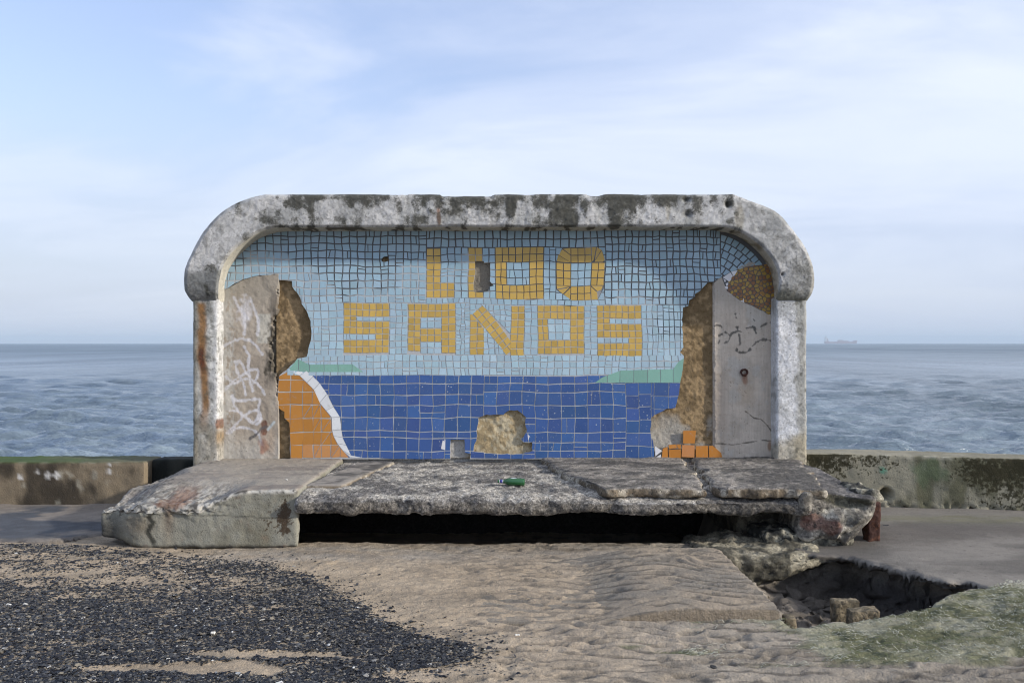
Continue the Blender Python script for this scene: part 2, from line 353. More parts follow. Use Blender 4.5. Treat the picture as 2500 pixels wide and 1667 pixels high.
def build_ground():
    xs = np.concatenate([-np.geomspace(60, 4.4, 22), np.linspace(-4.3, 4.3, 660), np.geomspace(4.4, 60, 22)])
    ds = np.concatenate([-np.geomspace(30, 1, 10), np.linspace(-.5, 3.6, 14), np.linspace(3.66, 7.5, 430), np.linspace(7.55, 9.3, 30)])
    X, D = np.meshgrid(xs, ds, indexing='ij'); h = ground_h(X, D)
    n = fbm(A3(X*.9, D*1.6), 4, 15); n2 = fbm(A3(X*4, D*9), 4, 16)
    c = lerp((.335, .272, .20), (.25, .22, .18), ss(-.2, 1.9, X+.5*n))
    c = c*(1+.10*n+.13*n2)[..., None]
    grey = (ss(.55, .1, np.abs(D-6.92+.1*n))*.75*ss(-2.6, -1.9, X))
    c = lerp(c, (.27, .25, .22), np.clip(grey*(.6+.5*n2), 0, .85))
    damp = ss(.12, .5, fbm(A3(X*7+D*3, D*21-X*4), 4, 7))*ss(-1.2, .2, X); c = lerp(c, (.10, .09, .078), damp*.6)
    c = lerp(c, (.085, .075, .065), ripple_dark(X, D)*.72)
    damp = ss(.2, .6, fbm(A3(X*2.5, D*5), 4, 18)); c = lerp(c, (.17, .145, .115), damp*.5)
    sd = shingle_density(X, D); c = lerp(c, (.17, .155, .13), ss(.3, .9, sd)*.6)
    aw = algae_w(X, D); a2 = fbm(A3(X*6, D*9), 4, 19)
    ac = lerp((.115, .12, .068), (.25, .245, .18), ss(-.4, .5, a2)); c = lerp(c, ac, ss(.1, .6, aw)*.9)
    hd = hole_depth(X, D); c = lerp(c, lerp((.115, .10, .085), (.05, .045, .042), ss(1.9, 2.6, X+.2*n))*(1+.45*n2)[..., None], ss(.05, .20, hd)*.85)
    wl = ss(.03, .10, hd); q = A3(X*7, D*7, h*16); X = X+wl*.06*fbm(q, 4, 71); D = D+wl*.06*fbm(q, 4, 72); h = h+wl*.02*fbm(q*2, 3, 73)
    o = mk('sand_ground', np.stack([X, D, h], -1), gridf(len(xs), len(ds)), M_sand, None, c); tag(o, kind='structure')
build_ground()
# ------------------------------------------------------------------ shingle and algae (uncountable)
def build_shingle():
    n = 210000; rs = np.random.RandomState(5)
    D = 1/rs.uniform(1/7.1, 1/3.7, n); X = rs.uniform(-1, .08, n)*(D*.62+.3)
    keep = rs.uniform(size=n) < 1.15*shingle_density(X, D); X = X[keep]; D = D[keep]; n = len(X)
    z = ground_h(X, D); s = rs.lognormal(-5.02, .42, n); s = np.clip(s, .003, .019)
    base = np.array([(1, 0, 0), (.35, .8, .1), (-.6, .7, 0), (-1, -.1, .1), (-.3, -.8, 0), (.6, -.7, .1), (.05, 0, .42), (0, .1, -.3)])
    fc = [(i, (i+1) % 6, 6) for i in range(6)]+[((i+1) % 6, i, 7) for i in range(6)]
    P = np.tile(base, (n, 1, 1))+rs.uniform(-.28, .28, (n, 8, 3)); P[..., 2] *= rs.uniform(.5, 1.1, n)[:, None]; P[..., 1] *= rs.uniform(.45, 1, n)[:, None]
    a = rs.uniform(0, 6.28, n); ca, sa = np.cos(a), np.sin(a); t = rs.normal(0, .42, n); ct, st = np.cos(t), np.sin(t)
    x, y, zz = P[..., 0], P[..., 1], P[..., 2]
    y, zz = y*ct[:, None]-zz*st[:, None], y*st[:, None]+zz*ct[:, None]
    x, y = x*ca[:, None]-y*sa[:, None], x*sa[:, None]+y*ca[:, None]
    V = np.stack([x*s[:, None]+X[:, None], y*s[:, None]+D[:, None], zz*s[:, None]+z[:, None]+s[:, None]*.22], -1)
    Fc = (np.array(fc)[None]+np.arange(n)[:, None, None]*8).reshape(-1, 3)
    pal = np.array([(.012, .013, .018), (.020, .022, .028), (.032, .035, .041), (.068, .069, .072), (.14, .125, .10), (.21, .2, .18), (.5, .5, .48)])
    ci = rs.choice(7, n, p=[.30, .24, .17, .13, .12, .034, .006]); c = np.repeat(pal[ci]*rs.uniform(.7, 1.3, (n, 1)), 8, 0)
    o = mk('shingle', V, Fc, M_shell, None, c, False); tag(o, 'dark broken mussel shells and shingle scattered over the sand', 'shingle', kind='stuff')
build_shingle()
def build_algae():
    n = 42000; rs = np.random.RandomState(8)
    D = rs.uniform(4.2, 6.2, n); X = rs.uniform(.4, 4.0, n); w = algae_w(X, D); k = rs.uniform(size=n) < w*.8*(.35+.65*ss(-.3, .4, fbm(A3(X*3, D*4), 3, 33)))
    X, D = X[k], D[k]; n = len(X); z = ground_h(X, D)
    fl = .6*fbm(A3(X*1.5, D*1.5), 2, 34)*3+rs.normal(0, .5, n)+.9
    l = rs.uniform(.012, .042, n); wd = rs.uniform(.0008, .0020, n)
    V = np.zeros((n, 6, 3)); 
    for i, t in enumerate((0, .5, 1)):
        a = fl+rs.normal(0, .35, n)*t
        cx, cy = X+np.cos(a)*l*t, D-np.sin(a)*l*t
        cz = z+.003+l*.42*np.sin(t*2.4)*rs.uniform(.2, 1, n)
        px, py = -np.sin(a), -np.cos(a)
        V[:, 2*i] = np.stack([cx+px*wd, cy+py*wd, cz], -1); V[:, 2*i+1] = np.stack([cx-px*wd, cy-py*wd, cz+.0006], -1)
    b = np.arange(n)[:, None]*6
    Fc = np.concatenate([b+np.array([0, 1, 3, 2]), b+np.array([2, 3, 5, 4])])
    q = rs.uniform(size=n)+.5*fbm(A3(X*4, D*5), 3, 35)
    c = lerp((.11, .125, .055), (.44, .43, .35), ss(0, .9, q)); c = np.repeat(c, 6, 0)
    o = mk('algae', V, Fc, M_algae, None, c, False); tag(o, 'matted pale green algae strands on the bank beside the hole', 'algae', kind='stuff')
build_algae()
# ------------------------------------------------------------------ promenade paving either side
def sheet(name, poly, hf, th, colf, m, res=.02, seed=0, jag=.03):
    xs = [p[0] for p in poly]; ds = [p[1] for p in poly]
    ax = np.arange(min(xs)-.05, max(xs)+.05, res); ad = np.arange(min(ds)-.05, max(ds)+.05, res)
    X, D = np.meshgrid(ax, ad, indexing='ij')
    jx = X+jag*fbm(A3(X*6, D*6), 3, seed); jd = D+jag*fbm(A3(X*6, D*6, 4), 3, seed+3)
    ins = inpoly(jx, jd, poly)
    nu, nv = X.shape; c = (ins[:-1, :-1] & ins[1:, :-1] & ins[1:, 1:] & ins[:-1, 1:])
    e = dline(jx, jd, list(poly)+[poly[0]])
    Z = hf(X, D)-.4*th*(1-ss(0, .05, e))+.008*fbm(A3(X*11, D*11), 3, seed+8)*(1-ss(.02, .12, e))
    top = np.stack([X, D, Z], -1).reshape(-1, 3); bot = top.copy(); eg = (1-ss(0, .06, e)).ravel(); bot[:, 0] += eg*.05*fbm(top*13, 3, seed+11)+eg*.03; bot[:, 1] += eg*(.06+.07*fbm(top*11, 3, seed+12)); bot[:, 2] = (hf(X, D)-th).ravel()-eg*.03*fbm(top*15, 3, seed+13)-.01*np.abs(fbm(A3(X*9, D*9), 2, seed+5)).ravel()
    ii = np.arange(nu*nv).reshape(nu, nv); n = nu*nv
    q = np.stack([ii[:-1, :-1], ii[1:, :-1], ii[1:, 1:], ii[:-1, 1:]], -1)[c]
    fs = [q, (q+n)[:, ::-1]]
    cp = np.pad(c, 1)
    for (di, dj, a, b) in ((-1, 0, 3, 0), (1, 0, 1, 2), (0, -1, 0, 1), (0, 1, 2, 3)):
        nb = cp[1+di:1+di+c.shape[0], 1+dj:1+dj+c.shape[1]]; w = c & ~nb
        Q = np.stack([ii[:-1, :-1], ii[1:, :-1], ii[1:, 1:], ii[:-1, 1:]], -1)[w]
        fs.append(np.stack([Q[:, b], Q[:, a], Q[:, a]+n, Q[:, b]+n], -1))
    C = colf(X, D).reshape(-1, 3); Fc = np.concatenate(fs)
    used = np.zeros(2*n, bool); used[Fc.ravel()] = True; rm = np.cumsum(used)-1
    V = np.concatenate([top, bot])[used]; CC = np.concatenate([C, C*.8])[used]
    return mk(name, V, rm[Fc], m, None, CC)
def col_right(X, D):
    n = fbm(A3(X*1.2, D*2.2), 4, 41); n2 = fbm(A3(X*7, D*12), 3, 42)
    c = lerp((.20, .183, .16), (.125, .115, .102), ss(-.2, .5, n))*(1+.13*n2)[..., None]
    mound = blob(X, D, 3.0, 7.5, .7, .38)+.9*blob(X, D, 4.4, 7.5, .9, .22)+.35*ss(.1, .6, n2); c = lerp(c, (.10, .088, .078), np.clip(mound*(.9+.5*n), 0, .85))
    g = blob(X, D, 3.9, 8.1, .9, .18); c = lerp(c, (.13, .125, .07), np.clip(g*(.8+.5*n2), 0, .6)); return c
PR = [(2.12, 7.05), (2.15, 6.75), (2.40, 6.70), (2.52, 6.60), (2.70, 6.32), (2.82, 6.10), (2.95, 5.98), (3.14, 5.84), (3.5, 5.92), (4.3, 5.95), (7, 5.9), (7, 9.2), (2.0, 9.2)]
o = sheet('concrete_paving', PR, lambda X, D: .02+.035*blob(X, D, 3.0, 7.5, .6, .4)+.008*fbm(A3(X*2, D*2), 3, 43)-.015*ss(8, 8.9, D)+.04*ss(3.2, 5.2, X)*ss(7, 5.4, D), .055, col_right, M_smooth, .018, 44, .05)
tag(o, kind='structure')
def col_left(X, D):
    n = fbm(A3(X*2, D*3), 4, 46); c = lerp((.20, .175, .15), (.075, .08, .09), ss(-.1, .5, n+.9*blob(X, D, -4.3, 7.75, .9, .3)-.3))
    return c*(1+.15*fbm(A3(X*14, D*14), 3, 47))[..., None]
PL = [(-8, 7.22), (-3.75, 7.17), (-3.50, 7.25), (-3.28, 7.65), (-3.0, 7.9), (-3.0, 9.2), (-8, 9.2)]
o = sheet('concrete_path', PL, lambda X, D: .035+.015*fbm(A3(X*2, D*2), 3, 48)-.01*ss(7.6, 8.8, D), .09, col_left, M_smooth, .022, 49)
tag(o, kind='structure')
# sand-covered slab with its corner showing
def col_slab(P, nr):
    n = fbm(P*3, 4, 51); c = lerp((.30, .25, .19), (.225, .20, .165), ss(-.3, .4, n)); c = lerp(c, (.10, .09, .078), ss(.12, .5, fbm(A3(P[:, 0]*7+P[:, 1]*3, P[:, 1]*21-P[:, 0]*4), 4, 7))*np.clip(nr[:, 2], 0, 1)*.5); c = lerp(c, (.085, .075, .065), ripple_dark(P[:, 0], P[:, 1])*np.clip(nr[:, 2], 0, 1)*.72); return c*(1-.25*np.clip(-nr[:, 1], 0, 1))[:, None]
def slabwarp(P):
    P = P.copy(); X, D = P[:, 0]+0, P[:, 1]+0; P[:, 2] -= .085*ss(1.0, .35, X)
    P[:, 2] += (P[:, 2] > 0)*(-.008*ss(.2, .6, fbm(A3(X*7+D*3, D*21-X*4), 4, 7))-.006*ripple(X, D)*ss(6.8, 6.4, D)*ss(5.2, 5.35, D)); return P
o = addbox('concrete_step', ((-.2, 5.19, -.25), (1.545, 6.75, .072)), M_sand, res=.0125, r=.010, amp=.004, fs=(5, 4), seed=52, colf=col_slab, warp=slabwarp)
tag(o, 'low concrete slab edge half buried in rippled sand beside the hole', 'slab')
def col_ledge(P, nr):
    n = fbm(P*7, 4, 53); c = lerp((.07, .065, .05), (.30, .27, .20), ss(-.35, .45, n+.25*nr[:, 2])); return c
o = addbox('rubble_ledge', ((1.38, 6.66, -.22), (2.40, 7.5, .03)), M_conc, res=.018, r=.075, amp=.035, fs=(4, 5), seed=54, warp=lambda P: np.c_[P[:, 0], P[:, 1]+.12*ss(1.9, 2.5, P[:, 0]), P[:, 2]+.14*ss(1.6, 2.4, P[:, 0])*ss(0, -.15, P[:, 2])], colf=col_ledge, pit=.004)
tag(o, 'rough eroded concrete footing under the right end of the platform', 'footing')
def col_blk(P, nr): return lerp((.10, .085, .06), (.22, .18, .12), ss(-.3, .5, fbm(P*12, 3, 55)))
for (b, s, lab) in ((((2.02, 5.66, -.4), (2.19, 5.74, -.015)), 56, 'upright mossy block standing behind the other in the hole'),
                    (((2.07, 5.50, -.4), (2.245, 5.60, -.03)), 57, 'brown worn block at the front of the pair in the hole'),
                    (((1.585, 5.22, -.3), (1.655, 5.32, .01)), 58, 'small square dark stone at the corner of the buried slab')):
    o = addbox('broken_block', b, M_conc, res=.01, r=.012, amp=.008, fs=(9, 3), seed=s, colf=col_blk); tag(o, lab, 'block', 'loose blocks in the hole')
# ------------------------------------------------------------------ sea wall
def wall_block(name, b, colf, lab, seed, warp=None, res=.022, amp=.008):
    o = addbox(name, b, M_wall, res=res, r=.025, amp=amp, fs=(4, 4), seed=seed, colf=colf, warp=warp); tag(o, lab, 'wall'); return o
def c_wl(P, nr):
    X, z = P[:, 0], P[:, 2]; n = fbm(P*np.array([3, 3, 2.]), 4, 81); n2 = fbm(P*np.array([14, 14, 6.]), 3, 82)
    c = lerp((.055, .045, .033), (.20, .16, .11), ss(-.25, .5, n+.35*n2+.5*blob(X, z, -3.7, .3, .35, .3)-.1))
    c = lerp(c, (.33, .31, .25), ss(.35, .6, n2+.7*ss(.415, .44, z)*(nr[:, 1] < -.3)-.25)*.55)
    for (px, py, r) in ((92, 1152, 5), (118, 1160, 8), (137, 1160, 6), (48, 1165, 5), (266, 1150, 4), (266, 1135, 3)):
        w = WP(px, py, 8.8); c = lerp(c, (.6, .58, .55), ss(.45, .8, blob(X, z, w[0], w[2], r*.0065, r*.006)+.25*n2)*(nr[:, 1] < 0)*.85)
    g = np.clip(nr[:, 2], 0, 1)*(z > .3); gg = lerp((.055, .085, .028), (.10, .10, .06), ss(-4.8, -3.7, X+.4*n))
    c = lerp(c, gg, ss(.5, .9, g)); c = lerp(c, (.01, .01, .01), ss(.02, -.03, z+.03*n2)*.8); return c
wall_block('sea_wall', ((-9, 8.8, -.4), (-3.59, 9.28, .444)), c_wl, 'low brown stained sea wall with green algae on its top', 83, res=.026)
def c_wm(P, nr): return lerp((.012, .014, .013), (.035, .036, .03), ss(-.3, .5, fbm(P*6, 3, 84)))  # near-black base colour carries the shadow cast by the shelter
wall_block('sea_wall', ((-3.59, 8.98, -.4), (-3.0, 9.28, .444)), c_wm, 'short set-back length of sea wall just left of the shelter, its shadow painted in', 85)
def w_r(P):
    P = P.copy(); X = P[:, 0]; P[:, 1] -= .22*(X-3); P[:, 2] += .008*fbm(A3(X*2, 0*X), 3, 88)*(P[:, 2] > .3)
    f = P[:, 1]+0
    for (hx, hz, r) in ((3.655, .125, .052), (3.83, -.01, .02), (4.41, -.0, .022)):
        fr = (P[:, 1] < 8.97-.22*(X-3)); d = np.hypot(X-hx, P[:, 2]-hz); P[:, 1] += fr*ss(r*1.15, r*.9, d)*.2
    rag = (P[:, 2] < .06) & (P[:, 1] < 8.99-.22*(X-3)); P[:, 1] += rag*.03*np.clip(fbm(A3(X*28, P[:, 2]*16), 3, 89), -.2, 1)
    return P
def c_wr(P, nr):
    X, z = P[:, 0], P[:, 2]; n = fbm(P*np.array([2, 2, 3.]), 4, 91); n2 = fbm(P*np.array([15, 15, 15.]), 3, 92); n3 = fbm(P*np.array([5, 5, 2.]), 3, 93)
    c = lerp((.30, .28, .21), (.13, .125, .08), ss(.0, .55, n3+.8*ss(3.5, 4.5, X)-.2))
    c = lerp(c, (.10, .15, .08), ss(.3, .7, n3*.5+blob(X, z, 4.05, .36, .22, .10)+.4*n2-.1)*.5)
    lich = ss(.12, .25, n2+.75*(ss(.18, .46, z)*.7+.3*ss(3.9, 4.6, X)*ss(.9, .2, np.abs(z-.2)))-.38+.25*n)
    al = np.clip(.16+.30*ss(.15, .45, z)*(1-.5*ss(3.7, 4, X))+.26*ss(4.0, 4.8, X)+.30*n, 0, .75)*(nr[:, 1] < -.2)
    c = lerp(c, (.10, .28, .19), ss(.45, .8, blob(X, z, 3.63, .345, .05, .05)+.2*n2)*.8)
    top = ss(.6, .9, nr[:, 2]); c = lerp(c, (.23, .21, .16), top*.7); c = lerp(c, (.5, .48, .4), ss(.47, .50, z)*ss(.0, .5, n2)*(nr[:, 1] < -.3)*.6)
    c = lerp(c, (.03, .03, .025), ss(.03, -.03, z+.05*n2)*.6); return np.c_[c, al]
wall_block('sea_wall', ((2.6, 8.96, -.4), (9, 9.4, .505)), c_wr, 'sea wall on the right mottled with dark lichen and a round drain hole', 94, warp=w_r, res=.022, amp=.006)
# ------------------------------------------------------------------ concrete platform
plat = empty('concrete_platform', 'broken concrete platform with a dark hollow beneath carrying the mosaic shelter', 'platform', (0, 8, 0))
def PT(name, b, m, **k):
    P, Fc, C = rbox(b, **k); P = P-np.array([0, 8, 0]); return mk(name, P, Fc, m, plat, C)
def c_lb(P, nr):
    X, D, z = P.T; n = fbm(P*4, 4, 101); n2 = fbm(P*14, 3, 102)
    front = ss(.3, .8, -nr[:, 1]); top = ss(.3, .8, nr[:, 2])
    c = lerp((.245, .24, .20), (.18, .17, .13), ss(-.2, .6, n))
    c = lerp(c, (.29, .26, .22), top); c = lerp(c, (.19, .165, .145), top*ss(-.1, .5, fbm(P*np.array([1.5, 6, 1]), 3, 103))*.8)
    px = 1250+X*313; py = 838+(EYE-z)*313
    sl = ss(-2.15, -2.5, X+.1*n)*ss(.31, .37, z)+ss(.415, .44, z)*front*(X < -1.6); brk = np.clip(sl*(front+.7*(1-front)*ss(7.7, 7.3, D)), 0, 1); n3 = fbm(P*38, 3, 110)
    c = lerp(c, lerp((.07, .065, .06), (.50, .48, .43), ss(-.5, .35, .6*n2+n3)), brk*.95); c = lerp(c, (.06, .058, .052), ss(.1, .4, n3)*top*ss(-2.6, -3.0, X+.3*n)*.8)
    c = lerp(c, (.16, .075, .045), ss(.25, .8, blob(px, py, 413, 1193, 40, 15)+.45*n2)*.7*ss(7.55, 7.35, D))
    c = lerp(c, (.50, .43, .30), ss(.35, .8, blob(px, py, 385, 1180, 40, 14)+.2*n2)*.5*ss(7.6, 7.4, D))
    li = ss(.35, .5, fbm(P*20, 2, 104)*.5+blob(px, py, 695, 1262, 22, 48)*.85); al = np.clip((blob(px, py, 695, 1262, 18, 46)*.62+.2*blob(px, py, 655, 1255, 30, 60)+.08)*front, 0, .8)*ss(1345, 1300, py)
    c = lerp(c, (.16, .10, .06), blob(px, py, 410, 1245, 14, 70)*front*.6)
    c = lerp(c, (.17, .12, .07), blob(px, py, 335, 1285, 45, 30)*front*.5)
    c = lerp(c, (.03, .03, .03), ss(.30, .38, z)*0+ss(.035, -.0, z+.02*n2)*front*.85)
    ck = dline(px, py, [(368, 1235), (362, 1262), (372, 1275), (360, 1300), (372, 1322)]); c = lerp(c, (.03, .03, .025), ss(9, 3, ck+4*n2)*front*.9)
    c = lerp(c, (.04, .04, .035), ss(2.6, .8, dline(px, py, [(372, 1246), (690, 1267)]))*front*.6)
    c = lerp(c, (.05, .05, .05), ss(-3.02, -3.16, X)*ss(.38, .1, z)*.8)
    return np.c_[c, al]
def w_lb(P):
    P = P.copy(); X, D, z = P[:, 0], P[:, 1]+0, P[:, 2]
    # broken upper front edge falling away to the left, and a battered outer end
    k = ss(-2.05, -2.45, X)*ss(7.66, 7.25, D)*ss(.0, .4, z); P[:, 2] -= k*.12*ss(.2, .46, z)
    k2 = ss(-2.90, -3.22, X+.05*fbm(A3(D*3, 0*D), 3, 109)); P[:, 2] -= k2*.11*ss(.2, .46, z); P[:, 1] += k2*.08*ss(7.6, 7.0, D)
    P[:, 2] += .07*ss(-2.85, -3.25, X)*ss(.2, 0, z)*ss(7.6, 7.2, D)
    P[:, 0] -= np.clip(D-7.08, 0, 3)*.34*ss(.38, .27, z)*ss(-2.4, -1.75, X)
    rg = (.022*fbm(P*6, 5, 107)+.010*fbm(P*34, 3, 108))*np.clip(k+k2*.6, 0, 1)*ss(.12, .3, z); P[:, 1] += rg; P[:, 2] += rg
    return P
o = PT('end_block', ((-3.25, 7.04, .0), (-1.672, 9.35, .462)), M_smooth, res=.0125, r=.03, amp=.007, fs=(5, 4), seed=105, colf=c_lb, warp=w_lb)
tag(o, 'large smooth grey end block with rusty broken upper edge')
def c_ms(P, nr):
    X, D, z = P.T; n = fbm(P*np.array([3, 6, 3.]), 4, 111); n2 = fbm(P*18, 3, 112)
    c = lerp((.13, .125, .12), (.40, .38, .35), ss(-.6, .6, n*.6+n2)); top = ss(.4, .8, nr[:, 2])
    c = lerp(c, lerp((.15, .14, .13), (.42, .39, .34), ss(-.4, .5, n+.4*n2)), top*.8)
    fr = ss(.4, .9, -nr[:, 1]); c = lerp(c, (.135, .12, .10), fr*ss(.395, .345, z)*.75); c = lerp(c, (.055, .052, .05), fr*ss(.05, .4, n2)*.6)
    return c
def w_ms(P):
    P = P.copy(); X, D, z = P[:, 0], P[:, 1]+0, P[:, 2]+0; fr = ss(7.5, 7.0, D)
    P[:, 1] += fr*.03*fbm(A3(X*3, z*4), 3, 113)
    P[:, 2] += ss(.36, .28, z)*fr*.02*fbm(A3(X*4, 0*X), 4, 114)
    P[:, 2] -= ss(.34, .42, z)*fr*(.02+.03*ss(.4, .8, X))*ss(7.25, 7.0, D)
    return P
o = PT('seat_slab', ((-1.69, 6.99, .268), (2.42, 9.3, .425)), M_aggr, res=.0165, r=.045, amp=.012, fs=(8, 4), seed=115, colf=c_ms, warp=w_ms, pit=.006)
tag(o, 'pitted slab of exposed aggregate over the hollow')
def c_tp(P, nr):
    X, D, z = P.T; n = fbm(P*np.array([3, 5, 3.]), 5, 121); n2 = fbm(P*16, 3, 122); top = ss(.4, .8, nr[:, 2])
    c = lerp((.15, .12, .085), (.42, .38, .31), ss(-.4, .5, n2+.3*n))
    t = lerp((.27, .245, .215), (.10, .093, .085), ss(-.35, .45, .7*n+.5*n2+.4*ss(1.7, 2.2, X))); return lerp(c, t, top)
def cut(lines):            # slanting left and right ends of a topping slab
    (a0, a1), (b0, b1) = lines
    def f(P):
        P = P.copy(); X, D = P[:, 0]+0, P[:, 1]; lo, hi = X.min(), X.max(); t = (X-lo)/(hi-lo); q = (D-7.0)/(9-7.0)
        L = a0+(a1-a0)*q; R = b0+(b1-b0)*q
        P[:, 0] = L+(R-L)*t+.05*fbm(A3(D*5, 0*D), 4, 125)*ss(.36, .5, np.abs(t-.5)); P[:, 1] += .09*fbm(A3(X*2.3, 0*X, 3), 3, 126)*ss(7.5, 7.0, D)
        P[:, 1] += .30*ss(.17, 0, t)**1.5*ss(7.8, 7.0, D)*(1 if a0 < 1 else .25); return P
    return f
o = PT('topping_slab', ((.62, 7.0, .395), (1.50, 9.2, .475)), M_conc, res=.016, r=.032, amp=.010, fs=(6, 4), seed=127, colf=c_tp, warp=cut(((.60, .27), (1.505, 1.74))))
tag(o, 'broken topping slab with a brown rounded front edge')
o = PT('topping_slab', ((1.56, 7.0, .395), (2.45, 9.2, .478)), M_conc, res=.016, r=.030, amp=.011, fs=(6, 4), seed=128, colf=c_tp, warp=cut(((1.56, 1.80), (2.42, 2.9))))
tag(o, 'dark topping slab at the right of the open crack')
o = PT('topping_slab', ((-1.60, 7.35, .38), (-1.28, 8.85, .447)), M_smooth, res=.02, r=.02, amp=.006, fs=(6, 3), seed=129, colf=c_tp, warp=lambda P: np.c_[P[:, 0]+.16*(P[:, 1]-7.4)-.10, P[:, 1:]])
tag(o, 'small smooth remnant of topping beside the end block')
def c_rb(P, nr):
    X, D, z = P.T; n = fbm(P*5, 4, 131); n2 = fbm(P*17, 3, 132); px = 1250+X*313; py = 838+(EYE-z)*313
    fr = ss(.3, .8, -nr[:, 1]); c = lerp((.13, .12, .105), (.40, .37, .31), ss(-.4, .5, n2+.4*n))
    c = lerp(c, (.05, .048, .03), ss(.2, .5, blob(px, py, 2065, 1212, 58, 24)+.15*n2)*fr*.85)
    r1 = ss(.35, .6, blob(px, py, 1975, 1270, 26, 26)+blob(px, py, 2030, 1285, 28, 26)+.2*n2); c = lerp(c, (.15, .06, .042), r1*fr*.75)
    c = lerp(c, (.045, .045, .04), ss(.3, .5, blob(px, py, 2080, 1262, 30, 20)+.3*n2)*fr*.6)
    top = ss(.4, .8, nr[:, 2]); c = lerp(c, lerp((.085, .08, .078), (.20, .185, .17), ss(-.2, .6, n)), top); return c
def w_rb(P):
    P = P.copy(); X, D, z = P[:, 0]+0, P[:, 1]+0, P[:, 2]+0
    P[:, 0] -= ss(.30, .08, z)*.16*ss(2.4, 2.8, X); P[:, 2] -= ss(2.35, 2.8, X)*.05*ss(.3, .46, z)*ss(8.2, 7.1, D)
    P[:, 1] += .06*fbm(A3(X*4, z*5), 3, 133)*ss(7.4, 7, D); P[:, 2] += ss(.2, .1, z)*.035*fbm(A3(X*7, D*7), 3, 134); return P
o = PT('end_block', ((2.22, 6.97, .06), (2.82, 9.2, .46)), M_conc, res=.014, r=.045, amp=.014, fs=(4, 4), seed=135, colf=c_rb, warp=w_rb, pit=.003)
tag(o, 'crumbling right end block stained with rust and dark lichen')
def c_ft(P, nr): return lerp((.04, .04, .035), (.30, .28, .22), ss(-.2, .6, fbm(P*14, 4, 137)))
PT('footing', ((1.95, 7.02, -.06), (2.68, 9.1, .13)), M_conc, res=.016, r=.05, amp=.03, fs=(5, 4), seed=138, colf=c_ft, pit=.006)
PT('support_wall', ((1.86, 7.5, -.05), (2.4, 9.1, .28)), M_conc, res=.03, r=.03, amp=.02, fs=(5, 4), seed=139, colf=lambda P, nr: lerp((.05, .045, .035), (.13, .115, .085), ss(-.2, .5, fbm(P*9, 3, 140))))  # support wall coloured dark to deepen the shade in the hollow
PT('back_wall', ((-2.7, 8.95, -.35), (1.9, 9.25, .30)), M_conc, res=.05, r=.02, amp=.01, fs=(5, 3), seed=141, colf=lambda P, nr: np.broadcast_to((.03, .028, .025), P.shape).copy())  # back wall coloured near black, painting in the shade of the hollow
# rusted steel stump at the right corner
o = addbox('steel_beam', ((2.81, 7.12, .02), (2.915, 7.24, .345)), M_rust, res=.012, r=.015, amp=.012, fs=(8, 3), seed=142)
tag(o, 'rusted steel stub standing at the right corner of the platform', 'beam')
o = addbox('concrete_lump', ((2.74, 7.16, .33), (2.94, 7.6, .43)), M_conc, res=.012, r=.045, amp=.02, fs=(8, 4), seed=143, colf=c_ft)
tag(o, 'small grey concrete lump resting on the rusted steel stub', 'concrete lump')
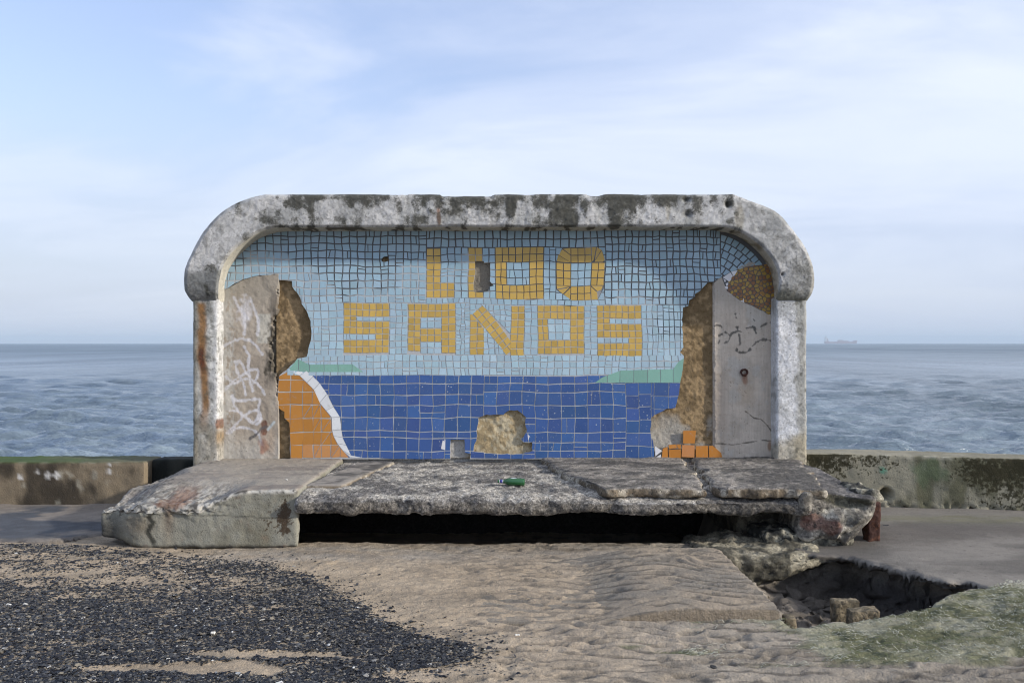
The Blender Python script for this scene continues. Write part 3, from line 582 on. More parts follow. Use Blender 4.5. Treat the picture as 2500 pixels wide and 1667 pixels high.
# ------------------------------------------------------------------ mosaic shelter
sh = empty('mosaic_shelter', 'derelict seafront shelter wall with curved canopy and mosaic reading LIDO SANDS', 'shelter', (0, 8.9, .46))
OFF = np.array([0, 8.9, .46])
def SP(name, V, Fc, m, col=None, smooth=True): return mk(name, np.asarray(V, float).reshape(-1, 3)-OFF, Fc, m, sh, col, smooth)
def cat_rom(pts, n):
    P = np.array(pts, float); P = np.vstack([2*P[0]-P[1], P, 2*P[-1]-P[-2]]); m = len(P)-3
    t = np.linspace(0, m-1e-6, n); i = t.astype(int); f = (t-i)[:, None]; a, b, c, d = P[i], P[i+1], P[i+2], P[i+3]
    return .5*((2*b)+(-a+c)*f+(2*a-5*b+4*c-d)*f*f+(-a+3*b-3*c+d)*f**3)
def canopy():
    OL = [(470, 736), (457, 720), (450, 702), (451, 660), (468, 618), (494, 570), (532, 526.5), (573, 498.5), (608.6, 484), (647, 475)]
    IL = [(532, 737), (531, 718), (532, 700), (536, 675), (546, 643), (565, 615), (593, 592), (634, 566), (665, 557), (700, 554.6)]
    BL = [(548, 737), (548.6, 720), (549, 700), (552, 680), (562, 654), (580.5, 628.6), (606, 603), (634, 582.6), (672, 569), (702, 565)]
    OR = [(1790, 475), (1822, 487), (1870, 505), (1903, 524), (1934, 560), (1959, 593), (1977, 629), (1986, 662), (1987, 695), (1981, 718), (1970, 735)]
    IR = [(1742, 553.5), (1780, 556), (1819, 572), (1857, 600), (1883, 629), (1896, 654), (1902, 680), (1901, 700), (1899, 715), (1896, 726), (1893, 736)]
    BR = [(1742, 563), (1781, 570), (1806, 580), (1837, 603), (1862, 629), (1877, 654), (1884, 676), (1887, 692), (1889, 705), (1890, 720), (1890, 737)]
    def full(a, b):
        A = cat_rom(a, 150); B = cat_rom(b, 150); M = np.stack([np.linspace(A[-1, 0], B[0, 0], 440), np.linspace(A[-1, 1], B[0, 1], 440)], -1)[1:-1]
        return np.vstack([A, M, B])
    O, I, B = full(OL, OR), full(IL, IR), full(BL, BR); n = len(O)
    def cv(p, D): return np.stack([(p[..., 0]-1250)*D/F, D+0*p[..., 0], EYE-(p[..., 1]-838)*D/F], -1)
    def curl(py): t = np.clip((py-650)/86, 0, 1); return 8.60+.17*(1-np.sqrt(np.clip(1-t*t*.97, 0, 1)))
    ring = []; part = []
    bk = cv(B, 8.9)
    for t in np.linspace(0, 1, 10)[:-1]:
        f = cv(I, curl(I[:, 1])); ring.append(bk*(1-t)+f*t); part.append(0)
    for t in np.linspace(0, 1, 40):
        p = I*(1-t)+O*t
        D = curl(p[:, 1])+.022*(ss(.07, 0, t)+ss(.92, 1, t)); ring.append(cv(p, D)); part.append(1)
    fo = ring[-1]
    for t in np.linspace(0, 1, 10)[1:]:
        q = fo.copy(); q[:, 1] = fo[:, 1]*(1-t)+9.17*t; ring.append(q); part.append(2)
    eo = ring[-1]; bi = bk.copy(); bi[:, 1] = 9.17
    for t in np.linspace(0, 1, 6)[1:]: ring.append(eo*(1-t)+bi*t); part.append(3)
    ring.append(bi*.5+bk*.5); part.append(3)
    R = np.stack(ring, 1); k = R.shape[1]; P = R.reshape(-1, 3); part = np.tile(part, n)
    px = 1250+P[:, 0]*F/8.6; py = 838+(EYE-P[:, 2])*F/8.6
    mid = ss(900, 1100, px)*ss(1720, 1550, px)
    amp = .0045+.005*mid
    for ax in range(3): pass
    d = np.stack([fbm(P*np.array([7, 7, 7])+ax*31, 4, 201+ax) for ax in range(3)], -1)*amp[:, None]*.6
    fine = fbm(P*26, 3, 207); flake = ss(.1, .35, fbm(P*11, 4, 208))
    P2 = P+d; fr = (part == 1)
    P2[:, 1] -= fr*(.003*fine+.003*flake*(.3+mid))
    # chipped top edge
    ed = (part == 1)*ss(500, 478, py)*mid+(part == 2)*mid; P2[:, 2] -= ed*.02*ss(0, .6, fbm(A3(P[:, 0]*5, P[:, 1]*2), 4, 209))
    n1 = fbm(P*np.array([4, 1, 4.]), 4, 211); n2 = fbm(P*np.array([13, 3, 13.]), 4, 212); st = fbm(P*np.array([7, 1, .8]), 3, 213)
    light = np.array((.53, .53, .525)); c = lerp(light, (.36, .365, .36), ss(-.3, .5, n1))
    c = lerp(c, (.27, .27, .26), ss(.2, .45, n2)*.6)
    tw = ss(530, 478, py)*ss(600, 690, px)
    dk = ss(-.22, .62, n2*.55+n1*.45+.40*tw+.10*mid-.22+.35*ss(.15, .6, st)*ss(640, 760, px))
    dk *= ss(1840, 1780, px)*.9+.25
    al = np.clip(dk*.40+.03+.10*ss(.0, .6, st)*ss(640, 760, px)*ss(1800, 1720, px), 0, 1)*(part == 1)
    c = lerp(c, (.24, .24, .22), dk*.35)
    c = lerp(c, (.30, .26, .17), ss(.3, .7, st*.5+blob(px, py, 1630, 510, 8, 50)+blob(px, py, 1808, 530, 12, 26)+blob(px, py, 1708, 515, 9, 40))*.5)
    c = lerp(c, (.13, .07, .03), ss(.3, .7, blob(px, py, 1072, 533, 7, 24)+.15*n2)*.8)
    c = lerp(c, (.55, .30, .2), blob(px, py, 1071, 512, 4, 5)*.8)
    c = lerp(c, (.62, .62, .62), ss(.2, .6, blob(px, py, 1590, 520, 35, 28)+blob(px, py, 1735, 515, 45, 30)+blob(px, py, 630, 492, 14, 12)+.3*n1)*.6)
    lo = ss(652, 672, py+6*n1)*(px < 900); c = lerp(c, (.17, .18, .18), lo*.75*(part == 1))  # curled-under left end: grey tone with part of its shading painted in
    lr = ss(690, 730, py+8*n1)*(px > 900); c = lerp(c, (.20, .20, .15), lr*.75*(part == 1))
    # soffit: pale cream left, stained along the middle
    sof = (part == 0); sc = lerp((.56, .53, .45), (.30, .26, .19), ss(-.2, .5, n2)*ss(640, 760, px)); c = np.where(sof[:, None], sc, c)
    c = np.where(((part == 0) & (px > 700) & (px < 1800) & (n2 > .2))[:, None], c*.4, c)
    hs = (blob(px, py, 1676, 487, 7, 6)+blob(px, py, 1778, 500, 5, 7)+blob(px, py, 1678, 524, 9, 7)+blob(px, py, 1911, 669, 4, 4)+blob(px, py, 1775, 497, 4, 7))*fr
    P2[:, 1] += .03*hs; c = lerp(c, (.05, .05, .045), np.clip(hs, 0, 1)*.85); c = np.c_[c, al]
    ii = np.arange(n*k).reshape(n, k); j = np.roll(ii, -1, 1)
    Fc = np.stack([ii[:-1], j[:-1], j[1:], ii[1:]], -1).reshape(-1, 4)
    fl = [f.tolist() for f in Fc]+[ii[0].tolist(), ii[-1][::-1].tolist()]
    o = SP('canopy', P2, fl, M_white, c); tag(o, 'flaking white canopy curving round the top of the mosaic'); return o
canopy()
def c_pl(P, nr):
    X, D, z = P.T; px = 1250+X*F/8.72; py = 838+(EYE-z)*F/8.72; n = fbm(P*6, 4, 221); n2 = fbm(P*20, 3, 222)
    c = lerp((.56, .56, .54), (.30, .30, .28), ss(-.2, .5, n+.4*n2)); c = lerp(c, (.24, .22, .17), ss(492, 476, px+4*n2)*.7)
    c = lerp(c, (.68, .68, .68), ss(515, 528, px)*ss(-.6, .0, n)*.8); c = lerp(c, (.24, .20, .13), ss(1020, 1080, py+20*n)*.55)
    st = ss(16, 4, np.abs(px-(494+6*ss(880, 960, py))+5*n))*ss(735, 745, py)*ss(1070, 980, py); c = lerp(c, (.27, .14, .05), st*.95)
    c = lerp(c, (.09, .025, .012), ss(9, 4, np.abs(px-(491+5*ss(870, 900, py))))*ss(835, 860, py)*ss(925, 885, py)*.9)
    c = lerp(c, (.15, .045, .015), ss(.4, .7, blob(px, py, 531, 1036, 7, 16)+.15*n2)*.85); c = lerp(c, (.27, .16, .05), blob(px, py, 532, 1066, 7, 22)*.7)
    return lerp(c, (.10, .10, .08), ss(.35, .6, n2)*.5)
def c_pr(P, nr):
    X, D, z = P.T; px = 1250+X*F/8.72; py = 838+(EYE-z)*F/8.72; n = fbm(P*5, 4, 226); n2 = fbm(P*20, 3, 227)
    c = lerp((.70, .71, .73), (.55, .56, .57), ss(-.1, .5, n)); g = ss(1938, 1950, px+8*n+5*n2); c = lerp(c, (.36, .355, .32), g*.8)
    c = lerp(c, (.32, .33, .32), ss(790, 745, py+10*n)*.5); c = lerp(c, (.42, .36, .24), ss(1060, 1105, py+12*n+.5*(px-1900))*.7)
    return lerp(c, (.10, .10, .08), ss(.42, .65, n2)*(.3+.4*g))
def pillar(px0, px1, colf, seed, lab):
    x0 = WP(px0, 0, 8.72)[0]; x1 = WP(px1, 0, 8.72)[0]
    P, Fc, C = rbox(((x0, 8.72, .40), (x1, 9.16, 2.05)), res=.0125, r=.022, amp=.0045, fs=(7, 4), seed=seed, colf=colf)
    o = SP('pillar', P, Fc, M_white, C); tag(o, lab)
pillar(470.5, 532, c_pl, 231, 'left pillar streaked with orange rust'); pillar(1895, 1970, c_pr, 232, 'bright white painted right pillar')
# back wall of the shelter
P, Fc, C = rbox(((-2.95, 8.945, .40), (2.7, 9.14, 2.66)), res=.06, r=.01, amp=.004, seed=233, colf=lambda P, nr: np.broadcast_to((.4, .39, .37), P.shape).copy())
SP('rear_wall', P, Fc, M_white, C)
# rough exposed render behind the lost mosaic
def relief(name, x0, x1, y0, y1, step, D, dispf, colf, m, th=.03):
    nx = int((x1-x0)/step)+1; ny = int((y1-y0)/step)+1; X, Y = np.meshgrid(np.linspace(x0, x1, nx), np.linspace(y0, y1, ny), indexing='ij')
    d = dispf(X, Y); x, _, z = WP(X, Y); P = np.stack([x, D+d, z], -1); B = np.stack([x, 0*x+D+th, z], -1)
    n = nx*ny; ii = np.arange(n).reshape(nx, ny); fs = [gridf(nx, ny)]
    e = np.concatenate([ii[:, 0], ii[-1, 1:], ii[::-1, -1][1:], ii[0, ::-1][1:]])
    fs.append(np.stack([e[:-1], e[:-1]+n, e[1:]+n, e[1:]], -1))
    C = colf(X, Y).reshape(-1, 3); return SP(name, np.concatenate([P.reshape(-1, 3), B.reshape(-1, 3)]), np.concatenate(fs), m, np.concatenate([C, C]))
def d_br(X, Y):
    p = A3(X/28, Y/28); d = .004*fbm(p, 4, 241)+.0035*fbm(p*4, 4, 242)-.003*ss(.2, .5, fbm(p*1.6, 3, 243))
    d += -.010*blob(X, Y, 1215, 1050, 55, 35)*(1+fbm(p*2, 3, 244))
    return d
def col_br(X, Y):
    n = fbm(A3(X/30, Y/30), 4, 246); n2 = fbm(A3(X/8, Y/8), 3, 247)
    c = lerp((.30, .215, .12), (.17, .12, .065), ss(-.5, .5, n+.9*n2))
    w = blob(X, Y, 1225, 1055, 90, 55)**.5; c = lerp(c, lerp((.33, .26, .155), (.46, .40, .28), ss(-.3, .5, n2+n)), np.clip(w*1.3, 0, 1))
    c = lerp(c, (.22, .20, .165), ss(.2, .5, blob(X, Y, 1180, 670, 60, 60))); c = lerp(c, (.36, .34, .30), ss(1005, 1060, Y+20*n)*ss(1560, 1600, X)*ss(.0, .3, ss(1700, 1560, X)+.4*n)*.9)
    c = lerp(c, (.36, .35, .33), ss(.3, .6, blob(X, Y, 1118, 1095, 40, 30))); return c
relief('exposed_render', 672, 1752, 558, 1119, 2.6, 8.928, d_br, col_br, M_brown)
# plaster panels
def strokes(X, Y, L, ox, oy, w, c, col, am, seed, ragged=.5):
    n = fbm(A3(X/7, Y/7), 3, seed); d = np.full(X.shape, 1e9)
    for s in L: d = np.minimum(d, dline(X, Y, cat_rom([(ox+a/3.92, oy+b/3.92) for a, b in s], 40)))
    return lerp(c, col, ss(w, w*.25, d+n*w*ragged)*am)
def col_lp(X, Y):
    n = fbm(A3(X/40, Y/60), 4, 251); n2 = fbm(A3(X/9, Y/12), 3, 252)
    c = lerp((.37, .325, .27), (.29, .25, .205), ss(-.3, .5, n)); c = lerp(c, (.46, .455, .43), ss(585, 560, X+14*n2)*ss(-.5, .1, n2+.3)*.75)
    c = lerp(c, (.47, .46, .41), ss(625, 632, X)*ss(663, 660, X)*ss(765, 768, Y)*ss(840, 836, Y)*.8)
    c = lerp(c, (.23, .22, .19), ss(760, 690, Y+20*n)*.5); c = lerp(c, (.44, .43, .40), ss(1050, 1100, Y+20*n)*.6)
    L = [[(470, 370), (560, 320), (650, 300), (740, 340), (830, 450)], [(610, 0), (650, 60), (660, 160), (655, 260)], [(720, -60), (780, 100), (790, 200), (780, 260)], [(560, -90), (600, 0), (700, 120)],
         [(650, 380), (700, 460), (690, 560), (700, 640), (740, 800)], [(575, 560), (600, 510), (640, 560), (680, 640)], [(570, 520), (590, 620), (640, 700), (670, 840)],
         [(480, 780), (560, 700), (640, 650), (720, 600), (785, 600), (780, 660), (740, 730)], [(480, 660), (560, 720), (640, 690), (720, 690), (800, 750), (850, 830)],
         [(540, 840), (560, 880), (640, 890), (790, 880), (795, 960), (790, 1050), (740, 1110)], [(530, 850), (570, 960), (640, 1030), (740, 1110)], [(520, 990), (580, 990), (640, 1040), (560, 1140), (490, 1200)],
         [(640, 1040), (740, 990), (800, 1000), (810, 1080), (760, 1120)], [(500, 1200), (600, 1150), (700, 1160), (780, 1200), (830, 1310)]]
    c = strokes(X, Y, L, 430, 750, 4.8, c, (.60, .60, .64), .78, 253, .45)
    c = lerp(c, (.60, .60, .64), ss(.35, .8, blob(X, Y, 600, 760, 22, 40)+.3*n2)*.6)
    c = lerp(c, (.085, .03, .02), ss(.4, .65, blob(X, Y, 646, 1045, 10, 22)+.25*n2)*.9); c = lerp(c, (.24, .09, .05), ss(.35, .8, blob(X, Y, 645, 1085, 14, 32)+.2*n2)*.7)
    c = lerp(c, (.06, .06, .07), ss(4, 1.5, dline(X, Y, [(612, 1070), (625, 1062), (640, 1045), (652, 1040)])+2*n2)*.8)
    c = lerp(c, (.45, .55, .60), ss(5, 1, dline(X, Y, [(655, 1048), (670, 1030)]))*.7); c = lerp(c, (.4, .24, .12), blob(X, Y, 662, 1085, 12, 35)*.35)
    c = lerp(c, (.03, .028, .022), ss(650, 668, X+12*n2+8*ss(780, 860, Y))*ss(690, 790, Y)*ss(950, 905, Y)*.92)
    return c
LPTOP = [(540, 712), (568, 697), (593, 683), (621, 675), (647, 672), (680, 669)]
def d_lp(X, Y):
    n = fbm(A3(X/9, Y/9), 3, 256); d = .004*fbm(A3(X/30, Y/30), 4, 255)+.002*n
    ed = 682-(5+17*ss(740, 830, Y)*ss(935, 890, Y))-4*n*1.4
    d = d+.05*ss(ed, ed+3, X)*ss(690, 720, Y)*ss(1000, 930, Y)
    top = np.interp(X, [p[0] for p in LPTOP], [p[1] for p in LPTOP]); d = d+.03*(Y < top)
    return d
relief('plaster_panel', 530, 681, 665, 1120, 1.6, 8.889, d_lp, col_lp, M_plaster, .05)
DOME = [(1801, 659), (1816, 653), (1842, 648), (1869, 646), (1900, 640), (1905, 690), (1905, 767), (1888, 766), (1876, 768), (1865, 760), (1829, 743), (1816, 738), (1796, 725.5), (1775.5, 710), (1778, 687)]
WHT = [(1762, 676), (1783, 664), (1801, 659), (1778, 687), (1775, 709)]
RPTOP = [(1742, 690), (1752, 681), (1765, 672), (1780, 665), (1900, 600)]
def col_rp(X, Y):
    n = fbm(A3(X/40, Y/60), 4, 261); n2 = fbm(A3(X/9, Y/12), 3, 262)
    c = lerp((.54, .475, .40), (.43, .38, .32), ss(-.3, .5, n)); c = lerp(c, (.50, .48, .44), ss(.0, .5, n+.3*n2)*.6)
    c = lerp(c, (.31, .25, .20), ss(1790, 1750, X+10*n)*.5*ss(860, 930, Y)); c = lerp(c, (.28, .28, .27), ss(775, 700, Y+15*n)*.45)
    L = [[(960, 175), (1020, 183), (1030, 205)], [(1000, 270), (1060, 240), (1100, 270), (1090, 320), (1040, 350), (1000, 355), (1000, 325)], [(1095, 265), (1170, 228), (1220, 235)], [(1160, 65), (1162, 100)], [(1172, 190), (1178, 220)], [(1190, 260), (1200, 350), (1190, 370)],
         [(1260, 200), (1330, 190), (1350, 250)], [(1170, 400), (1180, 430), (1270, 430), (1310, 380), (1370, 330), (1430, 310), (1500, 320)], [(1410, 180), (1460, 155), (1510, 140)], [(1330, 120), (1342, 130)]]
    c = strokes(X, Y, L, 1500, 750, 2.6, c, (.05, .055, .055), .85, 263, 1.1)
    c = lerp(c, (.05, .045, .035), ss(2.2, .8, dline(X, Y, [(1820, 1003), (1840, 1020), (1857, 1023), (1870, 1035), (1885, 1055)])+1.6*n2)*.8)
    c = lerp(c, (.05, .045, .035), ss(2, .7, dline(X, Y, [(1745, 1082), (1790, 1085), (1838, 1078), (1862, 1074), (1887, 1076)])+1.6*n2)*.8)
    c = lerp(c, (.22, .10, .04), ss(.3, .9, blob(X, Y, 1878, 1088, 6, 16)+.1*n2)*.7)
    c = lerp(c, (.22, .09, .05), ss(.25, .8, blob(X, Y, 1819, 925, 9, 16)+.2*n2)*.8); c = lerp(c, (.42, .31, .20), blob(X, Y, 1822, 960, 20, 35)*.4); return c
def d_rp(X, Y):
    d = .004*fbm(A3(X/30, Y/30), 4, 265)+.002*fbm(A3(X/9, Y/9), 3, 266)
    top = np.interp(X, [p[0] for p in RPTOP], [p[1] for p in RPTOP]); d = d+.03*(Y < top)+.04*(inpoly(X, Y, DOME) | inpoly(X, Y, WHT)); return d+.02*(X < 1743.5+1.5*fbm(A3(Y/9, 0*Y), 2, 267))
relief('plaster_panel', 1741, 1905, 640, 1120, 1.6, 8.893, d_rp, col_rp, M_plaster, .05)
# ---- tiles
def rag(poly, step=7, amp=1.6, seed=0):
    rs = np.random.RandomState(seed); out = []
    for i in range(len(poly)):
        a = np.array(poly[i], float); b = np.array(poly[(i+1) % len(poly)], float); L = np.linalg.norm(b-a); k = max(1, int(L/step))
        nrm = np.array([-(b-a)[1], (b-a)[0]])/(L+1e-9)
        for q in range(k): out.append(tuple(a+(b-a)*q/k+(nrm*rs.uniform(-amp, amp) if q else 0)))
    return out
G_HOLE1 = rag([(1160, 637.5), (1181.5, 637.5), (1181.5, 642), (1197, 642), (1197, 662), (1196, 687), (1206, 697.5), (1194, 701), (1193, 710), (1176, 714), (1157, 713), (1156, 690), (1160, 667)], 8, .8, 1)
G_HOLE2 = rag([(1167.5, 1020), (1181, 1014), (1204, 1012), (1229, 1012), (1240, 1002.6), (1263, 1001), (1284, 1018), (1282, 1033), (1286, 1054), (1273, 1071), (1277, 1079), (1299, 1079), (1300, 1100), (1268, 1108), (1202, 1107), (1156, 1102), (1157, 1089), (1164, 1069), (1165, 1043)], 7, 2, 2)
G_MISS = rag([(1100, 1072), (1134, 1072), (1135, 1104), (1149, 1107), (1147, 1122), (1100, 1122)], 9, 1.5, 3)
G_SMALL = [(931, 633), (937, 627), (947, 626), (950, 637), (940, 640), (932, 639)]
G_LEFT = rag([(540, 712), (548.6, 707.7), (568, 695), (593, 682), (621, 674.5), (647, 672), (680, 669), (681, 684), (713, 686), (714.4, 701), (726, 715), (733.6, 727), (737.4, 743), (751.4, 764), (759, 784), (761, 807), (759, 832), (753, 852), (749, 871), (727, 875), (709, 894), (700, 903), (682, 917), (679, 949), (679, 995), (695, 1005), (695, 1020), (707, 1030), (708.5, 1056), (709, 1125), (540, 1125)], 9, 1.2, 4)
G_RIGHT = rag([(1888, 766), (1876, 768), (1865, 760), (1829, 743), (1816, 738), (1796, 725.5), (1775.5, 710), (1762, 677), (1750, 682), (1741, 688.5), (1727, 690), (1709, 710), (1696, 718), (1696, 725.5), (1682, 733), (1680, 747), (1667, 751), (1664.5, 781), (1667, 827), (1668, 847), (1660, 860), (1669, 868.6), (1666, 903), (1661, 928), (1657, 962), (1648, 995), (1627, 997.5), (1597, 1012.7), (1589, 1020), (1588, 1056), (1595, 1084), (1597, 1125), (1915, 1125), (1915, 766)], 9, 1.3, 5)
MISSING = [G_HOLE1, G_HOLE2, G_MISS, G_SMALL, G_LEFT, G_RIGHT]
def pin(c, P):
    x, y = c; r = False; x0, y0 = P[-1]
    for x1, y1 in P:
        if (y1 > y) != (y0 > y) and x < (x0-x1)*(y-y1)/(y0-y1)+x1: r = not r
        x0, y0 = x1, y1
    return r
def ccw(p):
    p = [tuple(q) for q in p]; a = sum(p[i][0]*p[(i+1) % len(p)][1]-p[(i+1) % len(p)][0]*p[i][1] for i in range(len(p)))
    return p if a > 0 else p[::-1]
def cdt_clip(tile, subs, keep=None):
    tile = ccw(tile); V = [Vector(p) for p in tile]; Fs = [list(range(len(tile)))]; x0, x1 = min(p[0] for p in tile), max(p[0] for p in tile); y0, y1 = min(p[1] for p in tile), max(p[1] for p in tile)
    use = []
    for s in subs:
        xs = [p[0] for p in s]; ys = [p[1] for p in s]
        if max(xs) < x0 or min(xs) > x1 or max(ys) < y0 or min(ys) > y1: continue
        use.append(s)
    if not use and keep is None: return None
    for s in use+([keep] if keep else []):
        s = ccw(s); b = len(V); V += [Vector(p) for p in s]; Fs.append(list(range(b, b+len(s))))
    vo, eo, fo, ov, oe, of = delaunay_2d_cdt(V, [], Fs, 0, 1e-4); res = []
    for f in fo:
        t = [(vo[i].x, vo[i].y) for i in f]; c = (sum(p[0] for p in t)/len(t), sum(p[1] for p in t)/len(t))
        if pin(c, tile) and (keep is None or pin(c, keep)) and not any(pin(c, u) for u in use): res.append(t)
    return res
def warp2(x, y):
    x = np.asarray(x, float); y = np.asarray(y, float); return x+2.0*fbm(A3(x/70, y/70), 2, 301), y+2.0*fbm(A3(x/70, y/70, 5), 2, 302)
TR = np.random.RandomState(21)
def extrude(mg, polys, Df, Db, col, nx=0, nz=0, cx=0, cy=0):
    idx = {}; V = []; Fc = []; cnt = {}
    for p in polys:
        f = []
        for q in p:
            k = (round(q[0], 3), round(q[1], 3))
            if k not in idx: idx[k] = len(V); V.append(k)
            f.append(idx[k])
        f2 = [f[i] for i in range(len(f)) if f[i] != f[i-1]]
        if len(f2) < 3: continue
        ar = sum(V[f2[i]][0]*V[f2[(i+1) % len(f2)]][1]-V[f2[(i+1) % len(f2)]][0]*V[f2[i]][1] for i in range(len(f2)))
        if abs(ar) < .02: continue
        if ar > 0: f2 = f2[::-1]
        Fc.append(f2)
        for i in range(len(f2)): cnt[(f2[i], f2[(i+1) % len(f2)])] = 1
    n = len(V)
    if not Fc: return
    fr = [WP(x, y, 8.9) for x, y in V]; top = [(a, Df+nx*(x-cx)*.004+nz*(y-cy)*.004, c) for (a, b, c), (x, y) in zip(fr, V)]; bot = [(a, Db, c) for a, b, c in fr]
    faces = [list(f)[::-1] for f in Fc]   # y grows downwards
    for (a, b) in cnt:
        if (b, a) not in cnt: faces.append([a, b, b+n, a+n])
    mg.add(top+bot, faces, col)
def tile(mg, poly, col, grout=1.0, subs=MISSING, keep=None, jit=.5, warp=True, minarea=8):
    P = np.array(poly, float); c = P.mean(0)
    if warp: P = np.stack(warp2(P[:, 0], P[:, 1]), -1); c = P.mean(0)
    # inset every edge
    n = len(P); Q = []
    ar = sum(P[i][0]*P[(i+1) % n][1]-P[(i+1) % n][0]*P[i][1] for i in range(n)); sg = 1 if ar > 0 else -1
    if abs(ar)/2 < minarea: return
    for i in range(n):
        a, b, d = P[i-1], P[i], P[(i+1) % n]; e1 = b-a; e2 = d-b; l1 = np.linalg.norm(e1)+1e-9; l2 = np.linalg.norm(e2)+1e-9
        n1 = np.array([-e1[1], e1[0]])/l1*sg; n2 = np.array([-e2[1], e2[0]])/l2*sg; m = n1+n2; m = m/max(.35, m@m/2)
        Q.append(b+m*grout*.5*2*.5+TR.uniform(-jit, jit, 2)*.6)
    Q = [tuple(q) for q in Q]
    res = cdt_clip(Q, subs, keep)
    col = np.array(col)*TR.uniform(.92, 1.08)
    if res is None: res = [ccw(Q)]
    elif len(res) == 0: return
    extrude(mg, res, 8.8905+TR.uniform(-.0006, .0006), 8.8955, col, TR.normal(0, .012)*.7, TR.normal(0, .012)*.7, c[0], c[1])
def rects(mg, x0, x1, y0, y1, pw, ph, colf, grout=1.9, split=.06, jit=.6, rows=None, wob=1.5, **k):
    ys = rows or list(np.linspace(y0, y1, max(1, int(round((y1-y0)/ph)))+1)); nx = max(1, int(round((x1-x0)/pw)))
    base = np.linspace(x0, x1, nx+1)
    for r in range(len(ys)-1):
        # shared jittered corners
        def cor(ri):
            rs = np.random.RandomState(int(x0*7+ys[ri]*13) % 99991); jx = rs.uniform(-wob, wob, nx+1); jx[0] = jx[-1] = 0
            jy = rs.uniform(-wob, wob, nx+1)*(0 if ri in (0, len(ys)-1) else 1); return base+jx, ys[ri]+jy
        tx, ty = cor(r); bx, by = cor(r+1)
        for i in range(nx):
            q = [(tx[i], ty[i]), (tx[i+1], ty[i+1]), (bx[i+1], by[i+1]), (bx[i], by[i])]; cx, cy = (tx[i]+tx[i+1])/2, (ty[i]+by[i])/2
            u = TR.uniform()
            if u < split and (x1-x0) > 40:
                t = TR.uniform(.35, .65); a = tuple(np.array(q[0])*(1-t)+np.array(q[1])*t); b = tuple(np.array(q[3])*(1-t)+np.array(q[2])*t); w = TR.uniform(-3, 3); b = (b[0]+w, b[1])
                tile(mg, [q[0], a, b, q[3]], colf(cx, cy), grout*.8, jit=jit, **k); tile(mg, [a, q[1], q[2], b], colf(cx, cy), grout*.8, jit=jit, **k)
            elif u < split*1.6 and (y1-y0) > 30:
                t = TR.uniform(.35, .65); a = tuple(np.array(q[0])*(1-t)+np.array(q[3])*t); b = tuple(np.array(q[1])*(1-t)+np.array(q[2])*t)
                tile(mg, [q[0], q[1], b, a], colf(cx, cy), grout*.8, jit=jit, **k); tile(mg, [a, b, q[2], q[3]], colf(cx, cy), grout*.8, jit=jit, **k)
            else: tile(mg, q, colf(cx, cy), grout, jit=jit, **k)
def cl_lb(x, y):
    a = np.array((.27, .405, .50)); b = np.array((.345, .48, .56)); t = min(1, max(0, (y-620)/200)); return (a*(1-t)+b*t)*TR.uniform(.93, 1.06)*np.array([TR.uniform(.96, 1.05), 1, TR.uniform(.98, 1.03)])
def cl_ye(x, y): return np.array((.50, .335, .082))*TR.uniform(.9, 1.08)
def cl_bl(x, y): return np.array((.042, .098, .275))*TR.uniform(.86, 1.12)*np.array([TR.uniform(.9, 1.2), TR.uniform(.95, 1.1), 1])
# letter outlines (background tiles are cut around these)
O_OUT = [(1372, 607), (1390, 603), (1455, 603), (1470, 612), (1476, 632), (1476, 700), (1459, 733), (1396, 733), (1358, 708), (1357, 640)]
N_DIAG = [(1177, 745), (1247, 815), (1247, 869), (1236, 862), (1153, 769)]
# green hills
GL = [(709, 897), (727, 876), (755, 890), (861, 889), (887, 908), (749, 908), (709, 904)]
GR = [(1452, 934), (1470, 921), (1516, 904), (1643, 901), (1655, 884), (1690, 860), (1690, 934)]
lb = Merge(); bands = MISSING+[GL, GR]
kw = dict(subs=bands+[DOME, WHT])
rects(lb, 538, 1041, 560, 740, 18.5, 18.6, cl_lb, 3.1, **kw)
rects(lb, 1041, 1477, 560, 604, 18.3, 20, cl_lb, 3.2, rows=[560, 583, 604], **kw)
# right part: fans round with the arch beyond x=1760
rects(lb, 1477, 1760, 560, 745, 17, 18.6, cl_lb, 3.2, split=.10, **kw)
for r in range(11):
    R0 = 186-r*18; R1 = R0-18
    if R1 < 6: break
    nn = max(2, int(R0*1.55/18)); cx0, cy0 = 1708, 748
    for i in range(nn):
        a0, a1 = math.radians(-73+79*i/nn), math.radians(-73+79*(i+1)/nn)
        q = [(cx0+math.cos(a)*R, cy0+math.sin(a)*R) for a, R in ((a0, R0), (a1, R0), (a1, R1), (a0, R1))]
        keep = [(1760, 550), (1915, 550), (1915, 760), (1760, 760)]
        if max(p[0] for p in q) > 1760 and min(p[1] for p in q) > 545: tile(lb, q, cl_lb(q[0][0], q[0][1]), 3.0, keep=keep, **kw)
SB = bands+[O_OUT, N_DIAG, [(1147, 767), (1181, 767), (1181, 867), (1147, 867)], DOME]
kw = dict(subs=SB)
rects(lb, 1076, 1110, 604, 692, 17, 18, cl_lb, 2.7, **kw); rects(lb, 1110, 1143, 604, 730, 16, 18, cl_lb, 2.7, **kw)
rects(lb, 1179, 1210, 604, 730, 15.5, 19, cl_lb, 2.7, **kw); rects(lb, 1237, 1293, 640, 695, 18.6, 18.4, cl_lb, 2.0, **kw)
rects(lb, 1328, 1357, 604, 733, 15, 18, cl_lb, 2.0, **kw); rects(lb, 1357, 1477, 604, 733, 17, 18, cl_lb, 2.3, subs=bands+[O_OUT])
rects(lb, 1392, 1443, 641, 697, 17, 18.5, cl_lb, 2.0, subs=bands)
